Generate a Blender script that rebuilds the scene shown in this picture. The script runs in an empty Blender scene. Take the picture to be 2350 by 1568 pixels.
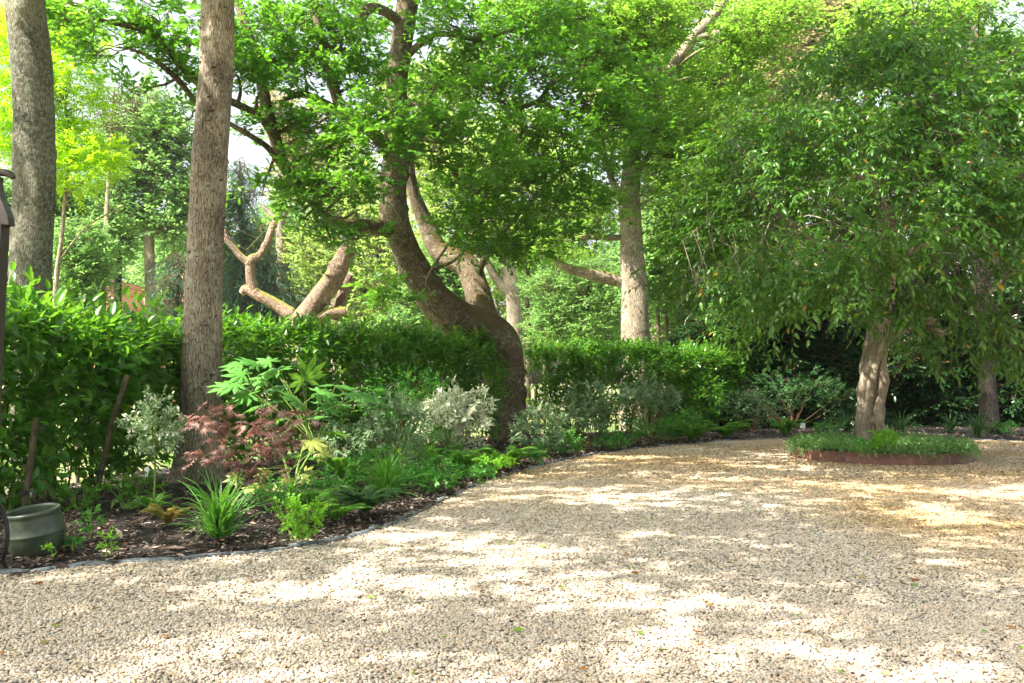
import bpy, math, random
import numpy as np
from mathutils import Vector, Matrix

sc = bpy.context.scene
# ------------------------------------------------------------------ camera
EYE = 1.5
FPX = 32.0 / 36.0 * 2350.0          # focal length in pixels of a 2350 px wide frame
HORIZON = 878.0
PITCH = math.atan((HORIZON - 784.0) / FPX)
cam_d = bpy.data.cameras.new('camera')
cam_d.lens = 32.0
cam_d.sensor_width = 36.0
cam_d.clip_start = 0.05
cam_d.clip_end = 2000.0
cam = bpy.data.objects.new('camera', cam_d)
sc.collection.objects.link(cam)
cam.location = (0, 0, EYE)
cam.rotation_euler = (math.pi / 2 + PITCH, 0, 0)
sc.camera = cam
# ------------------------------------------------------------------ world, sun, exposure
SUN_TO = Vector((-0.70, -0.42, 1.0)).normalized()
sun_el = math.asin(SUN_TO.z)
sun_az = math.atan2(SUN_TO.x, SUN_TO.y)
w = bpy.data.worlds.new('World')
sc.world = w
w.use_nodes = True
nt = w.node_tree
nt.nodes.clear()
sky = nt.nodes.new('ShaderNodeTexSky')
sky.sky_type = 'NISHITA'
sky.sun_disc = False
sky.sun_elevation = sun_el
sky.sun_rotation = sun_az
sky.air_density = 1.6
sky.dust_density = 6.0
sky.ozone_density = 1.0
bg = nt.nodes.new('ShaderNodeBackground')
bg.inputs['Strength'].default_value = 0.118
wo = nt.nodes.new('ShaderNodeOutputWorld')
hs_ = nt.nodes.new('ShaderNodeHueSaturation'); hs_.inputs['Saturation'].default_value = .5
nt.links.new(sky.outputs[0], hs_.inputs['Color']); nt.links.new(hs_.outputs[0], bg.inputs[0])
nt.links.new(bg.outputs[0], wo.inputs[0])
sd = bpy.data.lights.new('sun', 'SUN')
sd.energy = 5.0
sd.angle = math.radians(0.53)
sd.color = (1.0, 0.93, 0.80)
sun = bpy.data.objects.new('sun', sd)
sc.collection.objects.link(sun)
sun.rotation_euler = SUN_TO.to_track_quat('Z', 'Y').to_euler()
sc.view_settings.view_transform = 'Standard'
sc.view_settings.look = 'None'
sc.view_settings.gamma = 1.0
sc.view_settings.exposure = 1.98
sc.cycles.max_bounces = 7
sc.cycles.diffuse_bounces = 5
sc.cycles.transmission_bounces = 5
sc.cycles.glossy_bounces = 2
sc.cycles.transparent_max_bounces = 4
sc.cycles.use_denoising = True
sc.cycles.sample_clamp_indirect = 6.0

# ------------------------------------------------------------------ helpers
def at(x, y, Y):
    """world point seen at pixel (x, y) of a 2350 x 1568 frame, at distance Y"""
    u = (x - 1175.0) / FPX
    v = (784.0 - y) / FPX
    cp, sp = math.cos(PITCH), math.sin(PITCH)
    r = np.array([u, cp - v * sp, sp + v * cp])
    return np.array([0, 0, EYE]) + r * (Y / r[1])

def gd(x, y, z=0.0):
    """ground point (height z) seen at pixel"""
    a = at(x, y, 1.0) - np.array([0, 0, EYE])
    k = (z - EYE) / a[2]
    return np.array([a[0] * k, a[1] * k, z])

def norm(a):
    a = np.asarray(a, float)
    return a / np.maximum(np.linalg.norm(a, axis=-1, keepdims=True), 1e-9)

class MB:
    """collects vertices and faces, links them as ONE mesh object"""
    def __init__(s):
        s.V = []; s.A = []; s.F = {3: [], 4: []}; s.M = {3: [], 4: []}; s.n = 0
    def add(s, V, F, A=None, mat=0):
        V = np.asarray(V, float).reshape(-1, 3)
        A = np.zeros((len(V), 3)) if A is None else np.asarray(A, float).reshape(-1, 3)
        for f in (F if isinstance(F, (list, tuple)) else [F]):
            f = np.asarray(f, int)
            if len(f) == 0: continue
            k = f.shape[1]
            s.F[k].append(f + s.n); s.M[k].append(np.full(len(f), mat))
        s.V.append(V); s.A.append(A); s.n += len(V)
    def merge(s, o, mat=1):
        if o is None or not o.V: return s
        for k in (3, 4):
            for f in o.F[k]: s.F[k].append(f + s.n); s.M[k].append(np.full(len(f), mat))
        s.V += o.V; s.A += o.A; s.n += o.n
        return s
    def build(s, name, mats, parent=None, smooth=True):
        V = np.concatenate(s.V); A = np.concatenate(s.A)
        off = np.zeros(3)
        if parent is not None: off = np.array(parent.location)
        V = V - off
        me = bpy.data.meshes.new(name)
        f3 = np.concatenate(s.F[3]) if s.F[3] else np.zeros((0, 3), int)
        f4 = np.concatenate(s.F[4]) if s.F[4] else np.zeros((0, 4), int)
        mi = np.concatenate([np.concatenate(s.M[k]) if s.M[k] else np.zeros(0, int) for k in (3, 4)])
        me.vertices.add(len(V)); me.vertices.foreach_set('co', V.astype(np.float32).ravel())
        li = np.concatenate([f3.ravel(), f4.ravel()])
        me.loops.add(len(li)); me.loops.foreach_set('vertex_index', li.astype(np.int32))
        tot = np.concatenate([np.full(len(f3), 3), np.full(len(f4), 4)])
        st = np.concatenate([[0], np.cumsum(tot)[:-1]]) if len(tot) else tot
        me.polygons.add(len(tot)); me.polygons.foreach_set('loop_start', st.astype(np.int32))
        try: me.polygons.foreach_set('loop_total', tot.astype(np.int32))
        except Exception: pass
        me.update(calc_edges=True)
        me.polygons.foreach_set('use_smooth', np.full(len(tot), smooth))
        for m in (mats if isinstance(mats, (list, tuple)) else [mats]): me.materials.append(m)
        if mi.any(): me.polygons.foreach_set('material_index', mi.astype(np.int32))
        at_ = me.attributes.new('lf', 'FLOAT_VECTOR', 'POINT')
        at_.data.foreach_set('vector', A.astype(np.float32).ravel())
        me.update()
        o = bpy.data.objects.new(name, me)
        sc.collection.objects.link(o)
        if parent is not None: o.parent = parent
        return o

def thing(name, label, cat, loc=(0, 0, 0), group=None):
    o = bpy.data.objects.new(name, None)
    o.empty_display_size = 0.2
    sc.collection.objects.link(o)
    o.location = Vector([float(c) for c in loc])
    o['label'] = label; o['category'] = cat
    if group: o['group'] = group
    return o

def tag(o, label=None, cat=None, kind=None, group=None):
    if label: o['label'] = label
    if cat: o['category'] = cat
    if kind: o['kind'] = kind
    if group: o['group'] = group
    return o

# ------------------------------------------------------------------ noise
class SN:
    """smooth sum-of-sines noise in 3D, about -1..1"""
    def __init__(s, seed, scale, n=7):
        r = np.random.default_rng(seed)
        s.k = norm(r.normal(size=(n, 3))) * (2 * math.pi / scale) * r.uniform(.6, 1.6, (n, 1))
        s.p = r.uniform(0, 6.28, n)
    def __call__(s, P):
        return np.sin(P @ s.k.T + s.p).mean(-1) * 2.0

# ------------------------------------------------------------------ tubes
def catmull(P, n):
    P = np.asarray(P, float)
    if len(P) < 3:
        t = np.linspace(0, 1, n * (len(P) - 1) + 1)[:, None]
        return P[0] * (1 - t) + P[-1] * t
    Q = np.vstack([2 * P[0] - P[1], P, 2 * P[-1] - P[-2]])
    out = []
    t = np.linspace(0, 1, n, endpoint=False)[:, None]
    for i in range(1, len(Q) - 2):
        a, b, c, d = Q[i - 1], Q[i], Q[i + 1], Q[i + 2]
        out.append(0.5 * ((2 * b) + (-a + c) * t + (2 * a - 5 * b + 4 * c - d) * t ** 2 + (-a + 3 * b - 3 * c + d) * t ** 3))
    out.append(P[-1][None])
    return np.vstack(out)

def tube(mb, P, R, segs=10, sub=5, disp=None, mat=0, seed=0.0, cap=True):
    """swept tube; attribute = unrolled cylinder coordinates for the bark"""
    P = np.asarray(P, float); R = np.asarray(R, float)
    PR = catmull(np.hstack([P, R[:, None]]), sub)
    C = PR[:, :3]; r = np.maximum(PR[:, 3], 0.0008)
    T = norm(np.gradient(C, axis=0))
    n = len(C)
    N = np.zeros((n, 3))
    ref = np.array([0, -1.0, 0]) if abs(T[0][1]) < .9 else np.array([1.0, 0, 0])
    N[0] = norm(ref - T[0] * (ref @ T[0]))
    for i in range(1, n):
        v = N[i - 1] - T[i] * (N[i - 1] @ T[i]); N[i] = norm(v)
    B = np.cross(T, N)
    th = np.linspace(0, 2 * math.pi, segs, endpoint=False)
    S = np.concatenate([[0], np.cumsum(np.linalg.norm(np.diff(C, axis=0), axis=1))])
    rr = r[:, None] * np.ones((1, segs))
    if disp is not None: rr = rr * (1 + disp(th[None, :], S[:, None], rr))
    dirs = N[:, None, :] * np.cos(th)[None, :, None] + B[:, None, :] * np.sin(th)[None, :, None]
    V = C[:, None, :] + dirs * rr[:, :, None]
    A = np.stack([np.cos(th)[None, :] * r[:, None] + seed, np.sin(th)[None, :] * r[:, None] + seed * .7, np.broadcast_to(S[:, None], (n, segs))], -1)
    i = np.arange(n - 1)[:, None]; j = np.arange(segs)[None, :]; j2 = (j + 1) % segs
    F = np.stack([i * segs + j, i * segs + j2, (i + 1) * segs + j2, (i + 1) * segs + j], -1).reshape(-1, 4)
    V = V.reshape(-1, 3); A = A.reshape(-1, 3)
    mb.add(V, F, A, mat)
    if cap:
        tip = np.vstack([V[-segs:], C[-1] + T[-1] * r[-1] * .15])
        ta = np.vstack([A[-segs:], A[-1]])
        a = np.arange(segs)
        mb.add(tip, np.stack([a, (a + 1) % segs, np.full(segs, segs)], -1), ta, mat)

def px_path(L, W, d):
    """list of (x, y, width_px[, depth]) -> points, radii"""
    P = []; R = []
    for q in L:
        dd = q[3] if len(q) > 3 else d
        P.append(at(q[0], q[1], dd)); R.append(q[2] * .5 * dd / FPX * W)
    return np.array(P), np.array(R)

def twig_tubes(mb, A0, A1, r0, r1, mat=0, sag=0.0, rng=None, wob=0.06):
    """many thin 3-sided twigs at once, each bent once"""
    A0 = np.asarray(A0); A1 = np.asarray(A1); n = len(A0)
    if n == 0: return
    L = np.linalg.norm(A1 - A0, axis=1, keepdims=True)
    M = (A0 + A1) / 2 + (rng.normal(size=(n, 3)) if rng is not None else 0) * L * wob
    M[:, 2] += sag * L[:, 0]
    C = np.stack([A0, M, A1], 1)
    T = norm(A1 - A0)
    ref = np.tile([0.3, 0.2, 1.0], (n, 1))
    S = norm(np.cross(T, ref)); U = np.cross(S, T)
    r = np.broadcast_to(np.asarray([r0, (r0 + r1) / 2, r1]), (n, 3)) if np.isscalar(r0) else np.stack([r0, (r0 + r1) / 2, r1], 1)
    V = []
    for k in range(3):
        a = k * 2.0944
        V.append(C + (S * math.cos(a) + U * math.sin(a))[:, None, :] * r[:, :, None])
    V = np.stack(V, 2).reshape(-1, 3)
    b = (np.arange(n) * 9)[:, None]
    F = []
    for i in (0, 3):
        for k in range(3):
            F.append(np.hstack([b + i + k, b + i + (k + 1) % 3, b + i + 3 + (k + 1) % 3, b + i + 3 + k]))
    mb.add(V, np.vstack(F), V * .5, mat)

# ------------------------------------------------------------------ leaf templates: (verts, tri faces, edge value)
def kite(wd=.25, fold=.10, droop=.08):
    V = np.array([[0, 0, 0], [.45, wd, fold], [1, 0, -droop], [.45, -wd, fold]])
    return V, np.array([[0, 2, 1], [0, 3, 2]]), np.array([0, 1, .3, 1.])

def leaf8(wd=.2, fold=.05, droop=.15):
    V = np.array([[0, 0, 0], [.35, 0, -.01], [.7, 0, -.03 - droop * .35], [1, 0, -droop],
                  [.26, wd * .85, fold], [.66, wd * .8, fold - droop * .3], [.26, -wd * .85, fold], [.66, -wd * .8, fold - droop * .3]])
    F = np.array([[0, 1, 4], [1, 5, 4], [1, 2, 5], [2, 3, 5], [0, 6, 1], [1, 6, 7], [1, 7, 2], [2, 7, 3]])
    return V, F, np.array([0, 0, 0, .8, 1, 1, 1, 1.])

def oak_leaf():
    h = [(.12, .05), (.22, .17), (.31, .08), (.43, .25), (.53, .12), (.68, .29), (.77, .14), (.90, .15)]
    V = [[0, 0, 0], [.31, 0, -.01], [.53, 0, -.02], [.77, 0, -.05], [1, 0, -.1]]
    for s in (1, -1):
        V += [[x, y * s, .22 * y - .08 * x * x] for x, y in h]
    tri = []
    for s, o in ((1, 5), (-1, 13)):
        t = [(0, 1, o + 0), (1, o + 2, o + 0), (o + 0, o + 2, o + 1), (1, 2, o + 2), (2, o + 4, o + 2), (o + 2, o + 4, o + 3),
             (2, 3, o + 4), (3, o + 6, o + 4), (o + 4, o + 6, o + 5), (3, 4, o + 6), (4, o + 7, o + 6)]
        tri += t if s > 0 else [(a, c, b) for a, b, c in t]
    V = np.array(V)
    return V, np.array(tri), np.abs(V[:, 1]) * 4

def palmate(nf, spread, wd, ln, fold=.03, droop=.12, web=.0):
    """hand-shaped leaf: nf fingers fanned over spread radians"""
    V = [[0, 0, 0]]; F = []; E = [0.]
    angs = np.linspace(-spread / 2, spread / 2, nf)
    for k, a in enumerate(angs):
        l = ln * (1 - .45 * abs(a / (spread / 2)) ** 1.5)
        c, s_ = math.cos(a), math.sin(a)
        b = len(V)
        for (x, y, z) in ((web + .10, 0, fold * .5), (.58, wd, -fold - droop * .35), (1.0, 0, -droop), (.58, -wd, -fold - droop * .35), (web, wd * .62, -fold), (web, -wd * .62, -fold), (.58, 0, -droop * .2)):
            V.append([(x * c - y * s_) * l, (x * s_ + y * c) * l, z * l]); E.append(0.2 if y == 0 else 1.)
        F += [(0, b + 5, b), (0, b, b + 4), (b + 5, b + 3, b + 6), (b, b + 5, b + 6), (b, b + 6, b + 4), (b + 4, b + 6, b + 1), (b + 6, b + 3, b + 2), (b + 6, b + 2, b + 1)]
    if web > 0:
        for k in range(nf - 1):
            a, b = 1 + k * 7, 1 + (k + 1) * 7
            F += [(0, a + 4, b + 5), (a + 4, a + 1, b + 5), (b + 5, a + 1, b + 3)] if web > .35 else [(0, a + 4, b + 5)]
    return np.array(V), np.array(F), np.array(E)

OAK = oak_leaf(); KITE = kite(); LAUREL = leaf8(.235, .06, .14); LANCE = leaf8(.21, .05, .26); NARROW = kite(.13, .04, .15)
BROAD = kite(.33, .10, .10); VLEAF = leaf8(.19, .04, .22)

def place(mb, T, pos, X, Z, size, rnd, mat=0):
    V, F, E = T
    X = norm(X); Z = norm(Z - X * (Z * X).sum(-1, keepdims=True)); Y = np.cross(Z, X)
    n = len(pos)
    if n == 0: return
    size = np.broadcast_to(np.asarray(size, float), (n,))
    W_ = pos[:, None, :] + (V[None, :, 0:1] * X[:, None, :] + V[None, :, 1:2] * Y[:, None, :] + V[None, :, 2:3] * Z[:, None, :]) * size[:, None, None]
    FF = (np.arange(n) * len(V))[:, None, None] + F[None]
    A = np.stack([np.broadcast_to(rnd[:, None], (n, len(V))), np.broadcast_to(E[None], (n, len(V))), np.broadcast_to(V[None, :, 0], (n, len(V)))], -1)
    mb.add(W_.reshape(-1, 3), FF.reshape(-1, 3), A.reshape(-1, 3), mat)

def shoots(mb, rng, T, C, D, L, K, size, spread=.9, planar=False, droop=0., jit=.25, mat=0, t0=.15, up=.5, rnd_w=.5):
    """leaves set along shoots starting at C in direction D; planar = in one flat spray"""
    C = np.asarray(C, float); D = norm(D); n = len(C)
    if n == 0: return
    L = np.broadcast_to(np.asarray(L, float), (n,))
    ref = np.tile([0.01, 0.02, 1.0], (n, 1)) + rng.normal(size=(n, 3)) * .25
    S = norm(np.cross(D, ref)); U = np.cross(S, D)
    base = rng.uniform(0, 1, n)
    for k in range(K):
        t = t0 + (1 - t0) * k / max(K - 1, 1)
        pos = C + D * (L * t)[:, None]
        pos[:, 2] -= droop * .35 * L * t * t
        if k == K - 1: rad = S * 0; sp = 0.15
        elif planar:
            rad = S * (1 if k % 2 else -1) + rng.normal(size=(n, 3)) * .15; sp = spread
        else:
            ph = k * 2.4 + base * 6.28
            rad = S * np.cos(ph)[:, None] + U * np.sin(ph)[:, None]; sp = spread
        X = D * math.cos(sp) + rad * math.sin(sp) + rng.normal(size=(n, 3)) * jit
        X[:, 2] -= droop * rng.uniform(.3, 1.2, n)
        if planar: Z = U + rng.normal(size=(n, 3)) * jit * 1.3
        else: Z = D * math.sin(sp) - rad * math.cos(sp) + np.array([0, 0, up]) + rng.normal(size=(n, 3)) * jit
        r = base * rnd_w + rng.uniform(0, 1, n) * (1 - rnd_w)
        place(mb, T, pos, X, Z, size * rng.uniform(.65, 1.12, n), r, mat)

# openings in the canopy through which the sun reaches these places: (x, y, z, radius)
OPEN = [(7.35, 18.1, 1.3, .6), (7.0, 16.8, .3, .3), (8.6, 17.0, .3, .35), (-3.0, 12.6, 1.1, 1.0), (-3.6, 11.8, .8, .7), (-3.2, 17.2, 2.3, 1.5), (-2.0, 19.6, 2.3, 1.5), (-4.4, 15.6, 2.3, 1.1), (-1.2, 17.6, 1.0, .8),
        (-4.7, 13.2, 3.2, .5), (-5.8, 10.6, 2.3, .9), (5, 27, 11, 2.2), (8, 27, 10, 2.0), (3, 27, 12, 2.0), (6.5, 28, 8, 1.8), (1.5, 24.2, 2.4, 1.1), (3.5, 25.6, 2.4, 1.0), (-6.3, 12, 5.5, .5)]
def opened(P, k=1.0):
    P = np.atleast_2d(np.asarray(P, float)); S = np.array(SUN_TO); out = np.zeros(len(P), bool)
    for x, y, z, rd in OPEN:
        v = P - [x, y, z]; t = v @ S
        out |= (t > 1.2) & (np.linalg.norm(v - t[:, None] * S, axis=1) < rd * k)
    return out

def in_ellipsoid(rng, n, c, r, shell=.55):
    d = norm(rng.normal(size=(n, 3)))
    q = rng.uniform(0, 1, (n, 1)) ** (1 / 3) * (1 - shell) + shell * rng.uniform(.75, 1.05, (n, 1))
    q = np.where(rng.uniform(size=(n, 1)) < .5, q, rng.uniform(0, 1, (n, 1)) ** .5)
    return np.asarray(c) + d * q * np.asarray(r)
# ------------------------------------------------------------------ materials
def new_mat(name):
    m = bpy.data.materials.new(name); m.use_nodes = True
    t = m.node_tree; t.nodes.clear()
    return m, t, (lambda k, **kw: mk(t, k, **kw))

def mk(t, k, **kw):
    n = t.nodes.new(k)
    for a, b in kw.items():
        if a.startswith('i_'):
            key = a[2:].replace('_', ' ')
            n.inputs[key].default_value = b
        else: setattr(n, a, b)
    return n

def ramp(t, stops, fac=None, interp='LINEAR'):
    n = t.nodes.new('ShaderNodeValToRGB'); n.color_ramp.interpolation = interp
    e = n.color_ramp.elements
    while len(e) > 1: e.remove(e[-1])
    e[0].position = stops[0][0]; e[0].color = (*stops[0][1], 1)
    for p, c in stops[1:]:
        x = e.new(p); x.color = (*c, 1)
    if fac is not None: t.links.new(fac, n.inputs[0])
    return n.outputs[0]

def leaf_mat(name, stops, tr, trans=.42, rough=.45, spec=.35, margin=None, mthr=.55, rare=None, rare_at=.975, edge_soft=.15):
    """stops: colour ramp over the per-leaf random; tr: colour of the light that comes through"""
    m, t, N = new_mat(name)
    at_ = N('ShaderNodeAttribute', attribute_name='lf')
    sp = N('ShaderNodeSeparateXYZ'); t.links.new(at_.outputs['Vector'], sp.inputs[0])
    c = ramp(t, stops, sp.outputs[0])
    geo = N('ShaderNodeNewGeometry')
    nz = N('ShaderNodeTexNoise', i_Scale=.9, i_Detail=2.0); t.links.new(geo.outputs['Position'], nz.inputs['Vector'])
    hs = N('ShaderNodeHueSaturation'); t.links.new(c, hs.inputs['Color'])
    mr = N('ShaderNodeMapRange', i_To_Min=.72, i_To_Max=1.3); mr.inputs[1].default_value = .3; mr.inputs[2].default_value = .7
    t.links.new(nz.outputs[0], mr.inputs[0]); t.links.new(mr.outputs[0], hs.inputs['Value'])
    c = hs.outputs[0]
    trc = N('ShaderNodeMixRGB', blend_type='MIX'); trc.inputs[0].default_value = .75
    t.links.new(c, trc.inputs[1]); trc.inputs[2].default_value = (*tr, 1)
    tcol = trc.outputs[0]
    if margin:
        mm = N('ShaderNodeMapRange'); mm.inputs[1].default_value = mthr; mm.inputs[2].default_value = mthr + edge_soft
        t.links.new(sp.outputs[1], mm.inputs[0])
        x = N('ShaderNodeMixRGB'); t.links.new(mm.outputs[0], x.inputs[0]); t.links.new(c, x.inputs[1]); x.inputs[2].default_value = (*margin, 1); c = x.outputs[0]
        x = N('ShaderNodeMixRGB'); t.links.new(mm.outputs[0], x.inputs[0]); t.links.new(tcol, x.inputs[1]); x.inputs[2].default_value = (*margin, 1); tcol = x.outputs[0]
    if rare:
        g = N('ShaderNodeMath', operation='GREATER_THAN'); g.inputs[1].default_value = rare_at
        wn = N('ShaderNodeTexWhiteNoise', noise_dimensions='1D'); t.links.new(sp.outputs[0], wn.inputs['W']); t.links.new(wn.outputs[0], g.inputs[0])
        x = N('ShaderNodeMixRGB'); t.links.new(g.outputs[0], x.inputs[0]); t.links.new(c, x.inputs[1]); x.inputs[2].default_value = (*rare, 1); c = x.outputs[0]
    p = N('ShaderNodeBsdfPrincipled', i_Roughness=rough); p.inputs['Specular IOR Level'].default_value = spec
    t.links.new(c, p.inputs['Base Color'])
    tl = N('ShaderNodeBsdfTranslucent'); t.links.new(tcol, tl.inputs[0])
    mx = N('ShaderNodeMixShader'); mx.inputs[0].default_value = trans
    t.links.new(p.outputs[0], mx.inputs[1]); t.links.new(tl.outputs[0], mx.inputs[2])
    o = N('ShaderNodeOutputMaterial'); t.links.new(mx.outputs[0], o.inputs[0])
    return m

def bark_mat(name, dark, mid, light, ridge=22., stretch=.16, bump=.6, moss=0., moss_c=(.07, .075, .012), lichen=0., lichen_c=(.34, .38, .30), lscale=7., rough=.9, dist=.03):
    m, t, N = new_mat(name)
    a = N('ShaderNodeAttribute', attribute_name='lf')
    mp = N('ShaderNodeMapping'); mp.inputs['Scale'].default_value = (1, 1, stretch); t.links.new(a.outputs['Vector'], mp.inputs[0])
    n0 = N('ShaderNodeTexNoise', i_Scale=6.0, i_Detail=3.0); t.links.new(a.outputs['Vector'], n0.inputs['Vector'])
    wrp = N('ShaderNodeMixRGB', blend_type='LINEAR_LIGHT'); wrp.inputs[0].default_value = .03
    t.links.new(mp.outputs[0], wrp.inputs[1]); t.links.new(n0.outputs['Color'], wrp.inputs[2])
    v = N('ShaderNodeTexVoronoi', feature='DISTANCE_TO_EDGE', i_Scale=ridge); t.links.new(wrp.outputs[0], v.inputs['Vector'])
    n1 = N('ShaderNodeTexNoise', i_Scale=ridge * 1.6, i_Detail=8.0, i_Roughness=.7); t.links.new(wrp.outputs[0], n1.inputs['Vector'])
    vm = N('ShaderNodeMapRange'); vm.inputs[2].default_value = .16; vm.inputs[3].default_value = .45; t.links.new(v.outputs[0], vm.inputs[0])
    h = N('ShaderNodeMath', operation='MULTIPLY'); t.links.new(vm.outputs[0], h.inputs[0]); t.links.new(n1.outputs[0], h.inputs[1])
    c = ramp(t, [(.16, dark), (.36, mid), (.58, light)], h.outputs[0])
    n2 = N('ShaderNodeTexNoise', i_Scale=1.3, i_Detail=4.0); t.links.new(a.outputs['Vector'], n2.inputs['Vector'])
    hs = N('ShaderNodeHueSaturation'); t.links.new(c, hs.inputs['Color'])
    mr = N('ShaderNodeMapRange', i_To_Min=.6, i_To_Max=1.35); mr.inputs[1].default_value = .35; mr.inputs[2].default_value = .65
    t.links.new(n2.outputs[0], mr.inputs[0]); t.links.new(mr.outputs[0], hs.inputs['Value']); c = hs.outputs[0]
    if lichen:
        n3 = N('ShaderNodeTexNoise', i_Scale=lscale, i_Detail=9.0, i_Roughness=.72); t.links.new(a.outputs['Vector'], n3.inputs['Vector'])
        mr = N('ShaderNodeMapRange'); mr.inputs[1].default_value = .62 - lichen * .2; mr.inputs[2].default_value = .70 - lichen * .2; mr.inputs[4].default_value = .75
        t.links.new(n3.outputs[0], mr.inputs[0])
        x = N('ShaderNodeMixRGB'); t.links.new(mr.outputs[0], x.inputs[0]); t.links.new(c, x.inputs[1]); x.inputs[2].default_value = (*lichen_c, 1); c = x.outputs[0]
    if moss:
        g = N('ShaderNodeNewGeometry'); sx = N('ShaderNodeSeparateXYZ'); t.links.new(g.outputs['Normal'], sx.inputs[0])
        ad = N('ShaderNodeMath', operation='MULTIPLY_ADD'); t.links.new(sx.outputs[2], ad.inputs[0]); ad.inputs[1].default_value = .55
        n4 = N('ShaderNodeTexNoise', i_Scale=2.6, i_Detail=6.0, i_Roughness=.65); t.links.new(a.outputs['Vector'], n4.inputs['Vector'])
        t.links.new(n4.outputs[0], ad.inputs[2])
        mr = N('ShaderNodeMapRange'); mr.inputs[1].default_value = .72 - moss * .3; mr.inputs[2].default_value = .95 - moss * .3; mr.inputs[4].default_value = .85
        t.links.new(ad.outputs[0], mr.inputs[0])
        x = N('ShaderNodeMixRGB'); t.links.new(mr.outputs[0], x.inputs[0]); t.links.new(c, x.inputs[1]); x.inputs[2].default_value = (*moss_c, 1); c = x.outputs[0]
    p = N('ShaderNodeBsdfPrincipled', i_Roughness=rough); p.inputs['Specular IOR Level'].default_value = .2
    t.links.new(c, p.inputs['Base Color'])
    b = N('ShaderNodeBump', i_Strength=bump, i_Distance=dist); t.links.new(h.outputs[0], b.inputs['Height']); t.links.new(b.outputs[0], p.inputs['Normal'])
    o = N('ShaderNodeOutputMaterial'); t.links.new(p.outputs[0], o.inputs[0])
    return m

def plain(name, col, rough=.7, spec=.3, metal=0., nscale=0., namt=.25, bump=0., coat=0.):
    m, t, N = new_mat(name)
    p = N('ShaderNodeBsdfPrincipled', i_Roughness=rough, i_Metallic=metal); p.inputs['Specular IOR Level'].default_value = spec
    p.inputs['Base Color'].default_value = (*col, 1); p.inputs['Coat Weight'].default_value = coat
    if nscale:
        tc = N('ShaderNodeTexCoord'); n = N('ShaderNodeTexNoise', i_Scale=nscale, i_Detail=6.0, i_Roughness=.65); t.links.new(tc.outputs['Object'], n.inputs['Vector'])
        lo = tuple(c * (1 - namt) for c in col); hi = tuple(min(1, c * (1 + namt)) for c in col)
        t.links.new(ramp(t, [(.35, lo), (.65, hi)], n.outputs[0]), p.inputs['Base Color'])
        if bump:
            b = N('ShaderNodeBump', i_Strength=bump, i_Distance=.01); t.links.new(n.outputs[0], b.inputs['Height']); t.links.new(b.outputs[0], p.inputs['Normal'])
    o = N('ShaderNodeOutputMaterial'); t.links.new(p.outputs[0], o.inputs[0])
    return m

G = lambda r, g, b: (r, g, b)
M = {}
M['oak_leaf'] = leaf_mat('oak_leaf', [(0, (.03, .105, .016)), (.5, (.048, .15, .02)), (1, (.1, .24, .03))], (.23, .54, .03), .44, .4, .3)
M['oak_bright'] = leaf_mat('oak_bright', [(0, (.09, .21, .025)), (1, (.21, .36, .05))], (.37, .68, .06), .48, .45, .3)
M['lime_leaf'] = leaf_mat('lime_leaf', [(0, (.26, .46, .012)), (1, (.42, .62, .02))], (.58, .9, .02), .55, .5, .25)
M['hedge_leaf'] = leaf_mat('hedge_leaf', [(0, (.028, .1, .013)), (.6, (.05, .16, .017)), (.85, (.11, .26, .022)), (1, (.26, .42, .035))], (.24, .54, .03), .38, .28, .5, rare=(.35, .16, .02), rare_at=.988)
M['evergreen'] = leaf_mat('evergreen', [(0, (.026, .082, .014)), (.6, (.052, .14, .02)), (1, (.15, .28, .045))], (.23, .5, .03), .33, .35, .4, rare=(.5, .26, .02), rare_at=.988)
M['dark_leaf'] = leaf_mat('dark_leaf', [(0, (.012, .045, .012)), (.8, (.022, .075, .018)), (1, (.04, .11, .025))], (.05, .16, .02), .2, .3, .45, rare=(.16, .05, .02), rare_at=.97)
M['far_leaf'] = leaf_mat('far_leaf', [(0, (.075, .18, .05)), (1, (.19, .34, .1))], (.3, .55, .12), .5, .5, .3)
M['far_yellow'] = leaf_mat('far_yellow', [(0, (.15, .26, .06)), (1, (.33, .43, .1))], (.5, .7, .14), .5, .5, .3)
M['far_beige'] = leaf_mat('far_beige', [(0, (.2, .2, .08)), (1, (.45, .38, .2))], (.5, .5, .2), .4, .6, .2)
M['blue_green'] = leaf_mat('blue_green', [(0, (.03, .09, .055)), (1, (.09, .2, .11))], (.12, .28, .12), .3, .5, .3)
M['maple_red'] = leaf_mat('maple_red', [(0, (.17, .085, .075)), (.6, (.3, .17, .15)), (1, (.48, .34, .31))], (.5, .19, .13), .35, .45, .35)
M['fatsia'] = leaf_mat('fatsia', [(0, (.06, .18, .035)), (.75, (.1, .27, .05)), (.88, (.1, .27, .03)), (1, (.4, .42, .08))], (.25, .5, .03), .3, .3, .5)
M['fatsia_pale'] = leaf_mat('fatsia_pale', [(0, (.18, .29, .05)), (1, (.38, .38, .1))], (.45, .5, .1), .38, .4, .4)
M['variegated'] = leaf_mat('variegated', [(0, (.05, .12, .05)), (1, (.1, .2, .09))], (.2, .4, .1), .3, .5, .3, margin=(.58, .64, .42), mthr=.66, edge_soft=.3)
M['variegated_pale'] = leaf_mat('variegated_pale', [(0, (.08, .18, .06)), (.5, (.2, .32, .14)), (.7, (.6, .64, .48)), (1, (.8, .78, .66))], (.4, .5, .25), .35, .5, .3)
M['white_var'] = leaf_mat('white_var', [(0, (.2, .3, .14)), (1, (.4, .48, .3))], (.4, .5, .2), .3, .5, .3, margin=(.82, .8, .64), mthr=.3, edge_soft=.4)
M['fern'] = leaf_mat('fern', [(0, (.035, .13, .02)), (1, (.1, .26, .03))], (.22, .5, .03), .4, .5, .25)
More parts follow.
